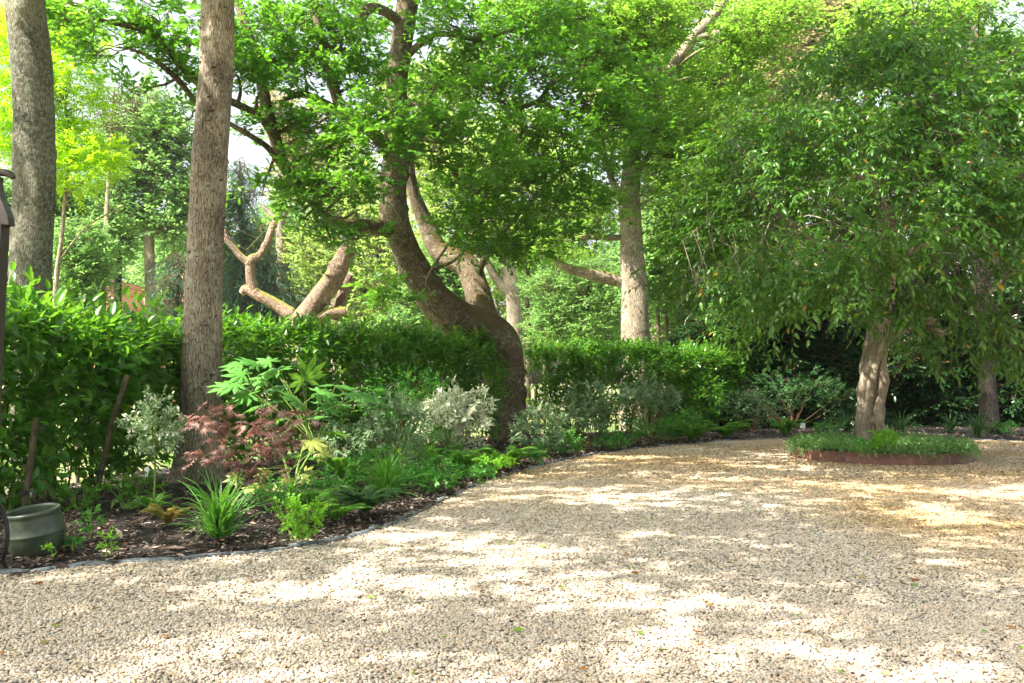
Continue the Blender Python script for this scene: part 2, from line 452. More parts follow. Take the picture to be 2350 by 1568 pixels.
M['fern_brown'] = leaf_mat('fern_brown', [(0, (.12, .12, .02)), (1, (.3, .19, .04))], (.4, .3, .05), .4, .5, .25)
M['fern_blue'] = leaf_mat('fern_blue', [(0, (.035, .1, .03)), (1, (.07, .17, .06))], (.12, .3, .06), .35, .5, .25)
M['grass_blade'] = leaf_mat('grass_blade', [(0, (.04, .15, .02)), (1, (.12, .3, .05))], (.22, .5, .04), .38, .4, .35)
M['strap'] = leaf_mat('strap', [(0, (.02, .07, .02)), (1, (.05, .13, .035))], (.1, .25, .04), .3, .45, .3)
M['herb'] = leaf_mat('herb', [(0, (.035, .15, .025)), (1, (.08, .26, .04))], (.18, .5, .04), .38, .45, .3)
M['herb_bright'] = leaf_mat('herb_bright', [(0, (.09, .28, .02)), (1, (.2, .42, .03))], (.35, .7, .03), .42, .45, .3)
M['mat_plant'] = leaf_mat('mat_plant', [(0, (.07, .19, .045)), (1, (.27, .44, .15))], (.25, .45, .08), .35, .5, .3)
M['litter'] = leaf_mat('litter', [(0, (.16, .06, .02)), (.4, (.35, .14, .04)), (.6, (.4, .25, .1)), (.8, (.12, .25, .03)), (1, (.25, .38, .04))], (.3, .2, .05), .2, .6, .25)

M['bark_grey'] = bark_mat('bark_grey', (.06, .042, .03), (.2, .155, .115), (.38, .32, .26), 36, .16, 1., lichen=.35, lichen_c=(.36, .37, .3), dist=.02)
M['bark_lichen'] = bark_mat('bark_lichen', (.04, .034, .024), (.11, .095, .07), (.18, .17, .13), 40, .22, .8, moss=.1, moss_c=(.14, .1, .02), lichen=.6, lichen_c=(.2, .235, .18), dist=.02, lscale=22.)
M['bark_oak'] = bark_mat('bark_oak', (.045, .03, .019), (.16, .118, .075), (.3, .245, .175), 30, .22, 1., dist=.06, moss=.52, moss_c=(.085, .068, .014), lichen=.3, lichen_c=(.4, .42, .36))
M['bark_pale'] = bark_mat('bark_pale', (.07, .055, .038), (.25, .2, .145), (.43, .37, .29), 32, .16, .7, moss=.2, moss_c=(.14, .15, .03), lichen=.2, lichen_c=(.45, .45, .36))
M['bark_branch'] = bark_mat('bark_branch', (.035, .025, .018), (.1, .07, .05), (.18, .14, .1), 30, .4, .6, moss=.3, moss_c=(.07, .07, .015))
M['bark_pollard'] = bark_mat('bark_pollard', (.09, .058, .04), (.27, .18, .13), (.45, .34, .27), 22, .35, 1., dist=.07, lichen=.25, lichen_c=(.4, .36, .3), moss=.25, moss_c=(.25, .25, .04))
M['bark_scar'] = bark_mat('bark_scar', (.03, .022, .015), (.085, .062, .045), (.2, .16, .12), 60, .6, .8)
M['bark_gnarl'] = bark_mat('bark_gnarl', (.2, .165, .125), (.26, .215, .165), (.4, .34, .27), 26, .35, .35, moss=.12, moss_c=(.07, .12, .03), lichen=.2, lichen_c=(.4, .4, .32))
M['bark_dark'] = bark_mat('bark_dark', (.015, .012, .01), (.05, .042, .034), (.1, .088, .074), 24, .3, .7)
M['stem_green'] = plain('stem_green', (.16, .24, .05), .5, nscale=30)
M['stem_brown'] = plain('stem_brown', (.13, .07, .04), .7, nscale=30)
M['twig_pale'] = plain('twig_pale', (.14, .115, .085), .8, nscale=8)
M['twig_dark'] = plain('twig_dark', (.08, .06, .04), .8, nscale=8)
M['gate_metal'] = plain('gate_metal', (.045, .036, .033), .38, .5, nscale=14, namt=.2)
M['cable'] = plain('cable', (.015, .015, .017), .5)
M['steel_white'] = plain('steel_white', (.6, .62, .65), .4, nscale=20, namt=.1)
M['tag'] = plain('tag', (.78, .8, .82), .5, nscale=40, namt=.08)
M['wood_stake'] = bark_mat('wood_stake', (.03, .024, .014), (.075, .06, .034), (.13, .105, .065), 30, .1, .5, moss=.3)
M['wire'] = plain('wire', (.05, .055, .05), .5, metal=.6)
M['cut_wood'] = plain('cut_wood', (.75, .55, .36), .8, nscale=18, namt=.2)

def pot_mat():
    m, t, N = new_mat('pot_glaze')
    tc = N('ShaderNodeTexCoord')
    n = N('ShaderNodeTexNoise', i_Scale=9.0, i_Detail=8.0, i_Roughness=.7); t.links.new(tc.outputs['Object'], n.inputs['Vector'])
    c = ramp(t, [(.3, (.018, .026, .016)), (.46, (.035, .052, .034)), (.6, (.06, .07, .045)), (.75, (.11, .135, .095))], n.outputs[0])
    v = N('ShaderNodeTexVoronoi', i_Scale=38.0); t.links.new(tc.outputs['Object'], v.inputs['Vector'])
    mr = N('ShaderNodeMapRange'); mr.inputs[1].default_value = .08; mr.inputs[2].default_value = .2; t.links.new(v.outputs[0], mr.inputs[0])
    x = N('ShaderNodeMixRGB', blend_type='MULTIPLY'); x.inputs[0].default_value = .5; t.links.new(c, x.inputs[1]); t.links.new(mr.outputs[0], x.inputs[2])
    p = N('ShaderNodeBsdfPrincipled', i_Roughness=.36); t.links.new(x.outputs[0], p.inputs['Base Color'])
    b = N('ShaderNodeBump', i_Strength=.25, i_Distance=.01); t.links.new(n.outputs[0], b.inputs['Height']); t.links.new(b.outputs[0], p.inputs['Normal'])
    o = N('ShaderNodeOutputMaterial'); t.links.new(p.outputs[0], o.inputs[0]); return m
M['pot_glaze'] = pot_mat()
M['soil'] = plain('soil', (.022, .015, .014), .8, nscale=40, bump=.4)

def rust_mat():
    m, t, N = new_mat('rust_steel')
    tc = N('ShaderNodeTexCoord')
    mp = N('ShaderNodeMapping'); mp.inputs['Scale'].default_value = (1, 1, .5); t.links.new(tc.outputs['Object'], mp.inputs[0])
    n = N('ShaderNodeTexNoise', i_Scale=3.0, i_Detail=9.0, i_Roughness=.7); t.links.new(mp.outputs[0], n.inputs['Vector'])
    c = ramp(t, [(.3, (.07, .028, .02)), (.5, (.13, .05, .035)), (.7, (.2, .085, .055))], n.outputs[0])
    p = N('ShaderNodeBsdfPrincipled', i_Roughness=.65); t.links.new(c, p.inputs['Base Color'])
    b = N('ShaderNodeBump', i_Strength=.2, i_Distance=.005); t.links.new(n.outputs[0], b.inputs['Height']); t.links.new(b.outputs[0], p.inputs['Normal'])
    o = N('ShaderNodeOutputMaterial'); t.links.new(p.outputs[0], o.inputs[0]); return m
M['rust'] = rust_mat()

def tint_mask(t, N, pos):
    """golden lichen staining: patches, strongest in bands along the far kerb and round the steel ring"""
    n = N('ShaderNodeTexNoise', i_Scale=.32, i_Detail=4.0, i_Roughness=.55); t.links.new(pos, n.inputs['Vector'])
    s = N('ShaderNodeSeparateXYZ'); t.links.new(pos, s.inputs[0])
    # distance along depth: more staining from y=11 on at left, and at right x>5
    a = N('ShaderNodeMapRange'); a.inputs[1].default_value = 9.0; a.inputs[2].default_value = 15.0; t.links.new(s.outputs[1], a.inputs[0])
    b1 = N('ShaderNodeMapRange'); b1.inputs[1].default_value = 2.6; b1.inputs[2].default_value = 4.2; t.links.new(s.outputs[0], b1.inputs[0])
    b2 = N('ShaderNodeMapRange'); b2.inputs[1].default_value = 6.0; b2.inputs[2].default_value = 9.0; t.links.new(s.outputs[1], b2.inputs[0])
    b = N('ShaderNodeMath', operation='MULTIPLY'); t.links.new(b1.outputs[0], b.inputs[0]); t.links.new(b2.outputs[0], b.inputs[1])
    c = N('ShaderNodeMath', operation='MAXIMUM'); t.links.new(a.outputs[0], c.inputs[0]); t.links.new(b.outputs[0], c.inputs[1])
    mu = N('ShaderNodeMath', operation='MULTIPLY_ADD'); t.links.new(c.outputs[0], mu.inputs[0]); mu.inputs[1].default_value = .3; t.links.new(n.outputs[0], mu.inputs[2])
    r = N('ShaderNodeMapRange'); r.inputs[1].default_value = .56; r.inputs[2].default_value = .93; r.inputs[4].default_value = .7; t.links.new(mu.outputs[0], r.inputs[0])
    return r.outputs[0]

PEB = [(0, (.51, .42, .34)), (.2, (.46, .385, .315)), (.36, (.56, .475, .395)), (.55, (.45, .345, .255)), (.68, (.53, .445, .37)), (.8, (.4, .34, .295)), (.9, (.5, .365, .24)), (.98, (.24, .205, .18)), (1, (.38, .21, .12))]
def pebble_mat():
    m, t, N = new_mat('pebble')
    a = N('ShaderNodeAttribute', attribute_name='lf'); s = N('ShaderNodeSeparateXYZ'); t.links.new(a.outputs['Vector'], s.inputs[0])
    c = ramp(t, PEB, s.outputs[0], 'CONSTANT')
    g = N('ShaderNodeNewGeometry')
    mk_ = tint_mask(t, N, g.outputs['Position'])
    x = N('ShaderNodeMixRGB', blend_type='MULTIPLY'); t.links.new(mk_, x.inputs[0]); t.links.new(c, x.inputs[1]); x.inputs[2].default_value = (.82, .62, .27, 1)
    n = N('ShaderNodeTexNoise', i_Scale=90.0, i_Detail=3.0); t.links.new(g.outputs['Position'], n.inputs['Vector'])
    hs = N('ShaderNodeHueSaturation'); t.links.new(x.outputs[0], hs.inputs['Color'])
    mr = N('ShaderNodeMapRange', i_To_Min=.8, i_To_Max=1.2); mr.inputs[1].default_value = .3; mr.inputs[2].default_value = .7; t.links.new(n.outputs[0], mr.inputs[0]); t.links.new(mr.outputs[0], hs.inputs['Value'])
    p = N('ShaderNodeBsdfPrincipled', i_Roughness=.75); p.inputs['Specular IOR Level'].default_value = .2
    t.links.new(hs.outputs[0], p.inputs['Base Color'])
    o = N('ShaderNodeOutputMaterial'); t.links.new(p.outputs[0], o.inputs[0]); return m
M['pebble'] = pebble_mat()

def gravel_mat():
    m, t, N = new_mat('gravel_sheet')
    g = N('ShaderNodeNewGeometry')
    v = N('ShaderNodeTexVoronoi', i_Scale=34.0); t.links.new(g.outputs['Position'], v.inputs['Vector'])
    s = N('ShaderNodeSeparateColor'); t.links.new(v.outputs['Color'], s.inputs[0])
    c = ramp(t, PEB, s.outputs[0], 'CONSTANT')
    mr = N('ShaderNodeMapRange'); mr.inputs[1].default_value = .25; mr.inputs[2].default_value = .62; mr.inputs[3].default_value = 1.; mr.inputs[4].default_value = .45; t.links.new(v.outputs['Distance'], mr.inputs[0])
    x0 = N('ShaderNodeMixRGB', blend_type='MULTIPLY'); x0.inputs[0].default_value = 1; t.links.new(c, x0.inputs[1]); t.links.new(mr.outputs[0], x0.inputs[2])
    mk_ = tint_mask(t, N, g.outputs['Position'])
    x = N('ShaderNodeMixRGB', blend_type='MULTIPLY'); t.links.new(mk_, x.inputs[0]); t.links.new(x0.outputs[0], x.inputs[1]); x.inputs[2].default_value = (.82, .62, .27, 1)
    p = N('ShaderNodeBsdfPrincipled', i_Roughness=.8); p.inputs['Specular IOR Level'].default_value = .2
    t.links.new(x.outputs[0], p.inputs['Base Color'])
    b = N('ShaderNodeBump', i_Strength=.8, i_Distance=.02, invert=True); t.links.new(v.outputs['Distance'], b.inputs['Height']); t.links.new(b.outputs[0], p.inputs['Normal'])
    o = N('ShaderNodeOutputMaterial'); t.links.new(p.outputs[0], o.inputs[0]); return m
M['gravel'] = gravel_mat()

def mulch_mat():
    m, t, N = new_mat('mulch')
    g = N('ShaderNodeNewGeometry')
    n = N('ShaderNodeTexNoise', i_Scale=28.0, i_Detail=8.0, i_Roughness=.75); t.links.new(g.outputs['Position'], n.inputs['Vector'])
    c = ramp(t, [(.35, (.006, .004, .003)), (.55, (.022, .014, .011)), (.75, (.06, .04, .03))], n.outputs[0])
    p = N('ShaderNodeBsdfPrincipled', i_Roughness=.9); t.links.new(c, p.inputs['Base Color'])
    b = N('ShaderNodeBump', i_Strength=1., i_Distance=.04); t.links.new(n.outputs[0], b.inputs['Height']); t.links.new(b.outputs[0], p.inputs['Normal'])
    o = N('ShaderNodeOutputMaterial'); t.links.new(p.outputs[0], o.inputs[0]); return m
M['mulch'] = mulch_mat()
M['chip'] = leaf_mat('chip', [(0, (.015, .01, .008)), (.4, (.05, .032, .026)), (.7, (.13, .09, .072)), (.9, (.26, .19, .155)), (1, (.48, .38, .3))], (.05, .03, .02), .02, .75, .25)
def lawn_mat():
    m, t, N = new_mat('lawn')
    g = N('ShaderNodeNewGeometry')
    n = N('ShaderNodeTexNoise', i_Scale=.25, i_Detail=8.0, i_Roughness=.7); t.links.new(g.outputs['Position'], n.inputs['Vector'])
    c = ramp(t, [(.36, (.07, .12, .025)), (.5, (.13, .16, .05)), (.62, (.25, .19, .11))], n.outputs[0])
    p = N('ShaderNodeBsdfPrincipled', i_Roughness=.9); t.links.new(c, p.inputs['Base Color'])
    n2 = N('ShaderNodeTexNoise', i_Scale=40.0, i_Detail=4.0); t.links.new(g.outputs['Position'], n2.inputs['Vector'])
    b = N('ShaderNodeBump', i_Strength=.6, i_Distance=.03); t.links.new(n2.outputs[0], b.inputs['Height']); t.links.new(b.outputs[0], p.inputs['Normal'])
    o = N('ShaderNodeOutputMaterial'); t.links.new(p.outputs[0], o.inputs[0]); return m
M['lawn'] = lawn_mat()
def stone_mat():
    m, t, N = new_mat('kerb_stone')
    a = N('ShaderNodeAttribute', attribute_name='lf'); s = N('ShaderNodeSeparateXYZ'); t.links.new(a.outputs['Vector'], s.inputs[0])
    g = N('ShaderNodeNewGeometry')
    n = N('ShaderNodeTexNoise', i_Scale=24.0, i_Detail=8.0, i_Roughness=.7); t.links.new(g.outputs['Position'], n.inputs['Vector'])
    c = ramp(t, [(.3, (.055, .062, .07)), (.5, (.135, .15, .165)), (.7, (.27, .29, .315))], n.outputs[0])
    hs = N('ShaderNodeHueSaturation'); t.links.new(c, hs.inputs['Color'])
    mr = N('ShaderNodeMapRange', i_To_Min=.6, i_To_Max=1.3); t.links.new(s.outputs[0], mr.inputs[0]); t.links.new(mr.outputs[0], hs.inputs['Value'])
    p = N('ShaderNodeBsdfPrincipled', i_Roughness=.8); t.links.new(hs.outputs[0], p.inputs['Base Color'])
    b = N('ShaderNodeBump', i_Strength=.6, i_Distance=.01); t.links.new(n.outputs[0], b.inputs['Height']); t.links.new(b.outputs[0], p.inputs['Normal'])
    o = N('ShaderNodeOutputMaterial'); t.links.new(p.outputs[0], o.inputs[0]); return m
M['stone'] = stone_mat()
def roof_mat():
    m, t, N = new_mat('roof_tile')
    tc = N('ShaderNodeTexCoord')
    b_ = N('ShaderNodeTexBrick', i_Scale=1.0); b_.inputs['Brick Width'].default_value = .3; b_.inputs['Row Height'].default_value = .16; b_.inputs['Mortar Size'].default_value = .012
    b_.inputs['Color1'].default_value = (.42, .17, .1, 1); b_.inputs['Color2'].default_value = (.55, .27, .17, 1); b_.inputs['Mortar'].default_value = (.12, .06, .04, 1)
    mp = N('ShaderNodeMapping'); mp.inputs['Rotation'].default_value = (math.radians(90), 0, 0); t.links.new(tc.outputs['Object'], mp.inputs[0]); t.links.new(mp.outputs[0], b_.inputs[0])
    p = N('ShaderNodeBsdfPrincipled', i_Roughness=.85); t.links.new(b_.outputs[0], p.inputs['Base Color'])
    o = N('ShaderNodeOutputMaterial'); t.links.new(p.outputs[0], o.inputs[0]); return m
M['roof'] = roof_mat()
M['brick_wall'] = plain('brick_wall', (.34, .17, .11), .9, nscale=5)
# ================================================================== THE SETTING
def sheet(name, rows, mat, label=None, kind='structure'):
    """grid sheet from a list of rows of points"""
    R = np.array(rows, float); n, m = R.shape[:2]
    i = np.arange(n - 1)[:, None]; j = np.arange(m - 1)[None]
    F = np.stack([i * m + j, i * m + j + 1, (i + 1) * m + j + 1, (i + 1) * m + j], -1).reshape(-1, 4)
    mb = MB(); mb.add(R.reshape(-1, 3), F)
    o = mb.build(name, mat)
    o['kind'] = kind
    if label: o['label'] = label
    return o

xs = np.array([-700, -200, -60, -30, -15, 0, 15, 30, 60, 200, 700.]); 
sheet('ground', [[(x, y, -.02) for x in xs] for y in (-300, -60, -10, 10, 30, 60, 120, 400, 1000)], M['lawn'], 'pale sunlit lawn and bare earth beyond the hedge')

KERB_PX = [(-40, 1322), (100, 1310), (300, 1293), (430, 1288), (500, 1279), (620, 1268), (700, 1256), (780, 1243), (870, 1215), (930, 1190), (990, 1162), (1050, 1133), (1110, 1106),
           (1180, 1085), (1250, 1067), (1330, 1050), (1430, 1035), (1550, 1022), (1650, 1014), (1750, 1009), (1900, 1006), (2100, 1008), (2250, 1011), (2350, 1014), (2500, 1018)]
K0 = np.array([gd(x, y) for x, y in KERB_PX])
K0 = np.vstack([[-14, 6.6, 0], [-8, 6.95, 0], K0, [26, 23.0, 0], [40, 23.4, 0]])
KB = catmull(K0, 12)
# resample evenly
def resample(P, step):
    s = np.concatenate([[0], np.cumsum(np.linalg.norm(np.diff(P, axis=0), axis=1))])
    q = np.arange(0, s[-1], step)
    return np.stack([np.interp(q, s, P[:, k]) for k in range(3)], 1)
KR = resample(KB, .25)
rng = np.random.default_rng(5)
sheet('gravel_bed', [[(p[0], p[1] * t + (-25) * (1 - t), .0) for t in (0, .4, .7, .85, .95, 1)] for p in KR], M['gravel'], 'gravel surface of the drive under the loose pebbles')

BACK = np.array([(-14, 8.5), (-7.4, 9.6), (-6.6, 10.6), (-6.3, 12.5), (-6.1, 14.5), (-5.5, 16.2), (-3.9, 18.3), (-2.3, 21.4), (-.8, 24.0), (.6, 25.2), (3, 26.8), (5.6, 28.8), (9, 33), (26, 34), (40, 34)])
BK = resample(catmull(np.hstack([BACK, np.zeros((len(BACK), 1))]), 10), .1)
BKs = BK[np.linspace(0, len(BK) - 1, len(KR)).astype(int)]
# match each kerb sample with a back sample by arc share, bent so the rows do not cross
sn = SN(3, 1.6)
rows = []
for i, p in enumerate(KR):
    d_ = np.linalg.norm(BK - p, axis=1)
    j = int(np.argmin(np.abs(np.arctan2(BK[:, 0] , BK[:, 1] + 3) - math.atan2(p[0], p[1] + 3))))
    q = BK[j]
    row = []
    for t in (0, .04, .12, .25, .45, .7, 1):
        c = p * (1 - t) + q * t
        z = .015 + .05 * min(1, t * 6) + .008 * float(sn(np.array([[c[0], c[1], 0]]))[0]) * min(1, t * 8)
        row.append((c[0], c[1], z))
    rows.append(row)
sheet('mulch_bed', rows, M['mulch'], 'dark planting bed covered with bark mulch')

def kerb():
    mb = MB(); r = np.random.default_rng(8)
    s = np.concatenate([[0], np.cumsum(np.linalg.norm(np.diff(KB, axis=0), axis=1))])
    q = 0.0
    while q < s[-1] - .4:
        L = r.uniform(.2, .55)
        a = np.array([np.interp(q, s, KB[:, k]) for k in range(3)]); b = np.array([np.interp(q + L - .012, s, KB[:, k]) for k in range(3)])
        q += L
        if a[1] > 26 or r.uniform() < .10: continue
        T = norm(b - a); Nn = np.array([-T[1], T[0], 0])
        wd = r.uniform(.07, .10); h = r.uniform(.026, .052)
        a = a + Nn * r.uniform(-.015, .015); b = b + Nn * r.uniform(-.015, .015)
        nu, nv = 5, 5
        V = []
        prof = [(-wd * .5, -.02), (-wd * .46, h * .75), (-wd * .15, h), (wd * .2, h * .97), (wd * .45, h * .7), (wd * .5, -.02)]
        for i in range(nu):
            t = i / (nu - 1); e = 1 - .15 * (abs(2 * t - 1) ** 6)
            c = a * (1 - t) + b * t
            for (x, z) in prof:
                V.append(c + Nn * (x * e + r.normal() * .004) + np.array([0, 0, (z * e if z > 0 else z) + r.normal() * .004]))
        m = len(prof)
        F = [[i * m + j, i * m + j + 1, (i + 1) * m + j + 1, (i + 1) * m + j] for i in range(nu - 1) for j in range(m - 1)]
        F += [[0, 5, 4, 1], [1, 4, 3, 2]]
        o_ = (nu - 1) * m
        F += [[o_, o_ + 1, o_ + 4, o_ + 5], [o_ + 1, o_ + 2, o_ + 3, o_ + 4]]
        mb.add(V, np.array(F), np.full((len(V), 3), r.uniform()))
    o = mb.build('kerb', M['stone']); o['kind'] = 'structure'; o['label'] = 'curved edging of rough blue grey stone setts'
kerb()

# ---- loose pebbles ------------------------------------------------------------
def kerb_y(X):
    o = np.argsort(KB[:, 0]); return np.interp(X, KB[o, 0], KB[o, 1])
phi = (1 + 5 ** .5) / 2
ICO_V = norm(np.array([[-1, phi, 0], [1, phi, 0], [-1, -phi, 0], [1, -phi, 0], [0, -1, phi], [0, 1, phi], [0, -1, -phi], [0, 1, -phi], [phi, 0, -1], [phi, 0, 1], [-phi, 0, -1], [-phi, 0, 1]]))
ICO_F = np.array([[0, 11, 5], [0, 5, 1], [0, 1, 7], [0, 7, 10], [0, 10, 11], [1, 5, 9], [5, 11, 4], [11, 10, 2], [10, 7, 6], [7, 1, 8], [3, 9, 4], [3, 4, 2], [3, 2, 6], [3, 6, 8], [3, 8, 9], [4, 9, 5], [2, 4, 11], [6, 2, 10], [8, 6, 7], [9, 8, 1]])
OCT_V = np.array([[1, 0, 0], [0, 1, 0], [-1, 0, 0], [0, -1, 0], [0, 0, 1.0]]) ; OCT_F = np.array([[0, 1, 4], [1, 2, 4], [2, 3, 4], [3, 0, 4]])
OCT6_V = norm(np.array([[1, 0, .1], [.45, .85, -.1], [-.55, .8, .1], [-1, -.1, -.05], [-.4, -.85, .1], [.6, -.8, 0], [.15, .1, 1.0], [-.35, -.1, .95]])); OCT6_F = np.array([[0, 1, 6], [1, 2, 6], [2, 7, 6], [2, 3, 7], [3, 4, 7], [4, 6, 7], [4, 5, 6], [5, 0, 6]])
def pebbles(mb, r, y0, y1, dens, V, F, sz, zb):
    C = []
    y = y0
    while y < y1:
        dy = .5; w_ = .62 * (y + .6) + .3
        n = int(dens * 2 * w_ * dy)
        p = np.stack([r.uniform(-w_, w_, n), r.uniform(y, y + dy, n)], 1); C.append(p); y += dy
    C = np.vstack(C)
    C = C[C[:, 1] < kerb_y(C[:, 0]) - .02 + r.normal(size=len(C)) * .03]
    n = len(C)
    ring = ((C[:, 0] - RING_C[0]) / (RING_R * 1.0)) ** 2 + ((C[:, 1] - RING_C[1]) / RING_R) ** 2 > 1.02
    C = C[ring]; n = len(C)
    a = r.uniform(sz[0], sz[1], n) * (1 + .4 * (r.uniform(size=n) > .93)); 
    S = np.stack([a, a * r.uniform(.55, .85, n), a * r.uniform(.35, .6, n)], 1)
    W_ = V[None] * (1 + r.normal(size=(n, len(V), 1)) * .10) * S[:, None, :]
    # tilt
    X = norm(np.concatenate([r.normal(size=(n, 2)), r.normal(size=(n, 1)) * .32], 1)); Z = norm(np.concatenate([r.normal(size=(n, 2)) * .35, np.ones((n, 1))], 1))
    Z = norm(Z - X * (X * Z).sum(1, keepdims=True)); Y = np.cross(Z, X)
    W_ = W_[:, :, 0:1] * X[:, None] + W_[:, :, 1:2] * Y[:, None] + W_[:, :, 2:3] * Z[:, None]
    pos = np.concatenate([C, r.uniform(zb[0], zb[1], (n, 1))], 1)
    W_ = W_ + pos[:, None]
    FF = (np.arange(n) * len(V))[:, None, None] + F[None]
    A = np.repeat(r.uniform(size=(n, 1)), len(V), 1)[..., None] * np.ones(3)
    mb.add(W_.reshape(-1, 3), FF.reshape(-1, 3), A.reshape(-1, 3))
RING_C = (7.32, 18.16); RING_R = 1.68
mb = MB(); r_ = np.random.default_rng(21)
pebbles(mb, r_, 4.2, 6.2, 5200, ICO_V, ICO_F, (.0075, .0155), (.006, .018))
pebbles(mb, r_, 6.2, 9.0, 4000, OCT6_V, OCT6_F, (.009, .0165), (.006, .018))
pebbles(mb, r_, 9.0, 14.0, 2400, OCT_V, OCT_F, (.011, .019), (.002, .012))
pebbles(mb, r_, 14.0, 24.5, 620, OCT_V, OCT_F, (.017, .03), (.0, .012))
o = mb.build('gravel', M['pebble']); o['kind'] = 'stuff'; o['label'] = 'cream and buff rounded pebbles covering the whole drive'

# ---- bark chips ---------------------------------------------------------------
def chips():
    r = np.random.default_rng(31); mb = MB()
    K = len(rows)
    for (n, lo, hi, s0, s1) in ((60000, 6.5, 12.5, .03, .10), (36000, 12.5, 24, .03, .11), (12000, 22, 33, .05, .12)):
        i = (r.uniform(0, 1, n * 4) ** (1.0 if lo > 8 else 1.8) * (K - 1)).astype(int); t = r.uniform(0, 1, n * 4) ** 1.15
        R_ = np.array(rows)
        tt = np.array([0, .04, .12, .25, .45, .7, 1])
        P = np.stack([np.array([0.0]) if False else np.zeros(n * 4)] * 3, 1)
        k = np.clip(np.searchsorted(tt, t) - 1, 0, 5); f = (t - tt[k]) / (tt[k + 1] - tt[k])
        P = R_[i, k] * (1 - f)[:, None] + R_[i, k + 1] * f[:, None]
        P[:, :2] += r.normal(size=(len(P), 2)) * .06
        P = P[(P[:, 1] > lo) & (P[:, 1] < hi) & (np.abs(P[:, 0]) < .62 * P[:, 1] + 1)][:n]
        m = len(P); P[:, 2] += r.uniform(.0, .018, m)
        X = norm(np.concatenate([r.normal(size=(m, 2)), r.normal(size=(m, 1)) * .22], 1))
        Z = np.concatenate([r.normal(size=(m, 2)) * .45, np.ones((m, 1))], 1)
        h = m // 2
        place(mb, kite(.16, .05, .06), P[:h], X[:h], Z[:h], r.uniform(s0, s1, h) * (1 + 1.0 * (r.uniform(size=h) > .93)), r.uniform(0, 1, h))
        place(mb, kite(.3, -.08, -.05), P[h:], X[h:], Z[h:], r.uniform(s0, s1 * .7, m - h), r.uniform(0, 1, m - h))
    o = mb.build('bark_mulch', M['chip'], smooth=False); o['kind'] = 'stuff'; o['label'] = 'dark brown bark chips and shreds over the planting bed'
chips()
def litter():
    r = np.random.default_rng(41); mb = MB()
    n = 700
    Y = r.uniform(4.6, 22, n) ; X = r.uniform(-1, 1, n) * (.56 * Y)
    k = Y < kerb_y(X) + 1.2
    P = np.stack([X, Y, np.where(Y > kerb_y(X), .12, .03)], 1)[k]; n = len(P)
    place(mb, leaf8(.24, .06, -.1), P, np.concatenate([r.normal(size=(n, 2)), np.zeros((n, 1))], 1), np.concatenate([r.normal(size=(n, 2)) * .4, np.ones((n, 1))], 1), r.uniform(.02, .075, n), r.uniform(0, 1, n))
    # tiny flakes and catkins, thousands
    n = 5000
    Y = r.uniform(4.6, 20, n); X = r.uniform(-1, 1, n) * (.56 * Y); k = Y < kerb_y(X)
    P = np.stack([X, Y, np.full(len(X), .026)], 1)[k]; n = len(P)
    place(mb, kite(.16, .05, -.05), P, np.concatenate([r.normal(size=(n, 2)), np.zeros((n, 1))], 1), np.concatenate([r.normal(size=(n, 2)) * .4, np.ones((n, 1))], 1), r.uniform(.006, .02, n), r.uniform(0, 1, n) * .75)
    # small weeds between the pebbles
    n = 16; Y = r.uniform(4.7, 16, n); X = r.uniform(-.95, .95, n) * (.54 * Y); k = Y < kerb_y(X) - .2
    C = np.stack([X, Y, np.full(n, .01)], 1)[k]
    C = np.repeat(C, 9, 0) + r.normal(size=(len(C) * 9, 3)) * [.03, .03, .0]
    place(mb, NARROW, C, np.concatenate([r.normal(size=(len(C), 2)), np.full((len(C), 1), .5)], 1), r.normal(size=(len(C), 3)) + [0, 0, 1], r.uniform(.02, .045, len(C)), r.uniform(.8, 1, len(C)))
    o = mb.build('leaf_litter', M['litter']); o['kind'] = 'stuff'; o['label'] = 'scattered orange and green fallen leaves, flakes and tiny weeds on the gravel'
litter()
def twigs_on_gravel():
    r = np.random.default_rng(47); mb = MB()
    n = 46; Y = r.uniform(5, 19, n); X = r.uniform(-.95, .95, n) * (.54 * Y); k = Y < kerb_y(X) - .1
    A = np.stack([X, Y, np.full(n, .035)], 1)[k]; L = r.uniform(.08, .3, len(A)); a = r.uniform(0, 6.28, len(A))
    twig_tubes(mb, A, A + np.stack([np.cos(a) * L, np.sin(a) * L, r.uniform(-.01, .01, len(A))], 1), .0035, .002, rng=r, wob=.1)
    o = mb.build('fallen_twigs', M['twig_dark']); o['kind'] = 'stuff'; o['label'] = 'thin dark fallen twigs scattered over the gravel'
twigs_on_gravel()

def lawn_tufts():
    """sparse grass beyond the hedge"""
    r = np.random.default_rng(51); mb = MB()
    n = 16000
    Y = r.uniform(10, 34, n); X = r.uniform(-14, 8, n)
    bx = np.interp(Y, BK[:, 1], BK[:, 0])
    k = X < bx - .1
    P = np.stack([X, Y, np.full(n, -.02)], 1)[k]; n = len(P)
    D = np.concatenate([r.normal(size=(n, 2)) * .4, np.ones((n, 1))], 1)
    place(mb, NARROW, P, D, r.normal(size=(n, 3)), r.uniform(.05, .13, n), r.uniform(0, 1, n))
    o = mb.build('grass', M['far_leaf']); o['kind'] = 'stuff'; o['label'] = 'short pale grass on the lawn beyond the hedge'
lawn_tufts()
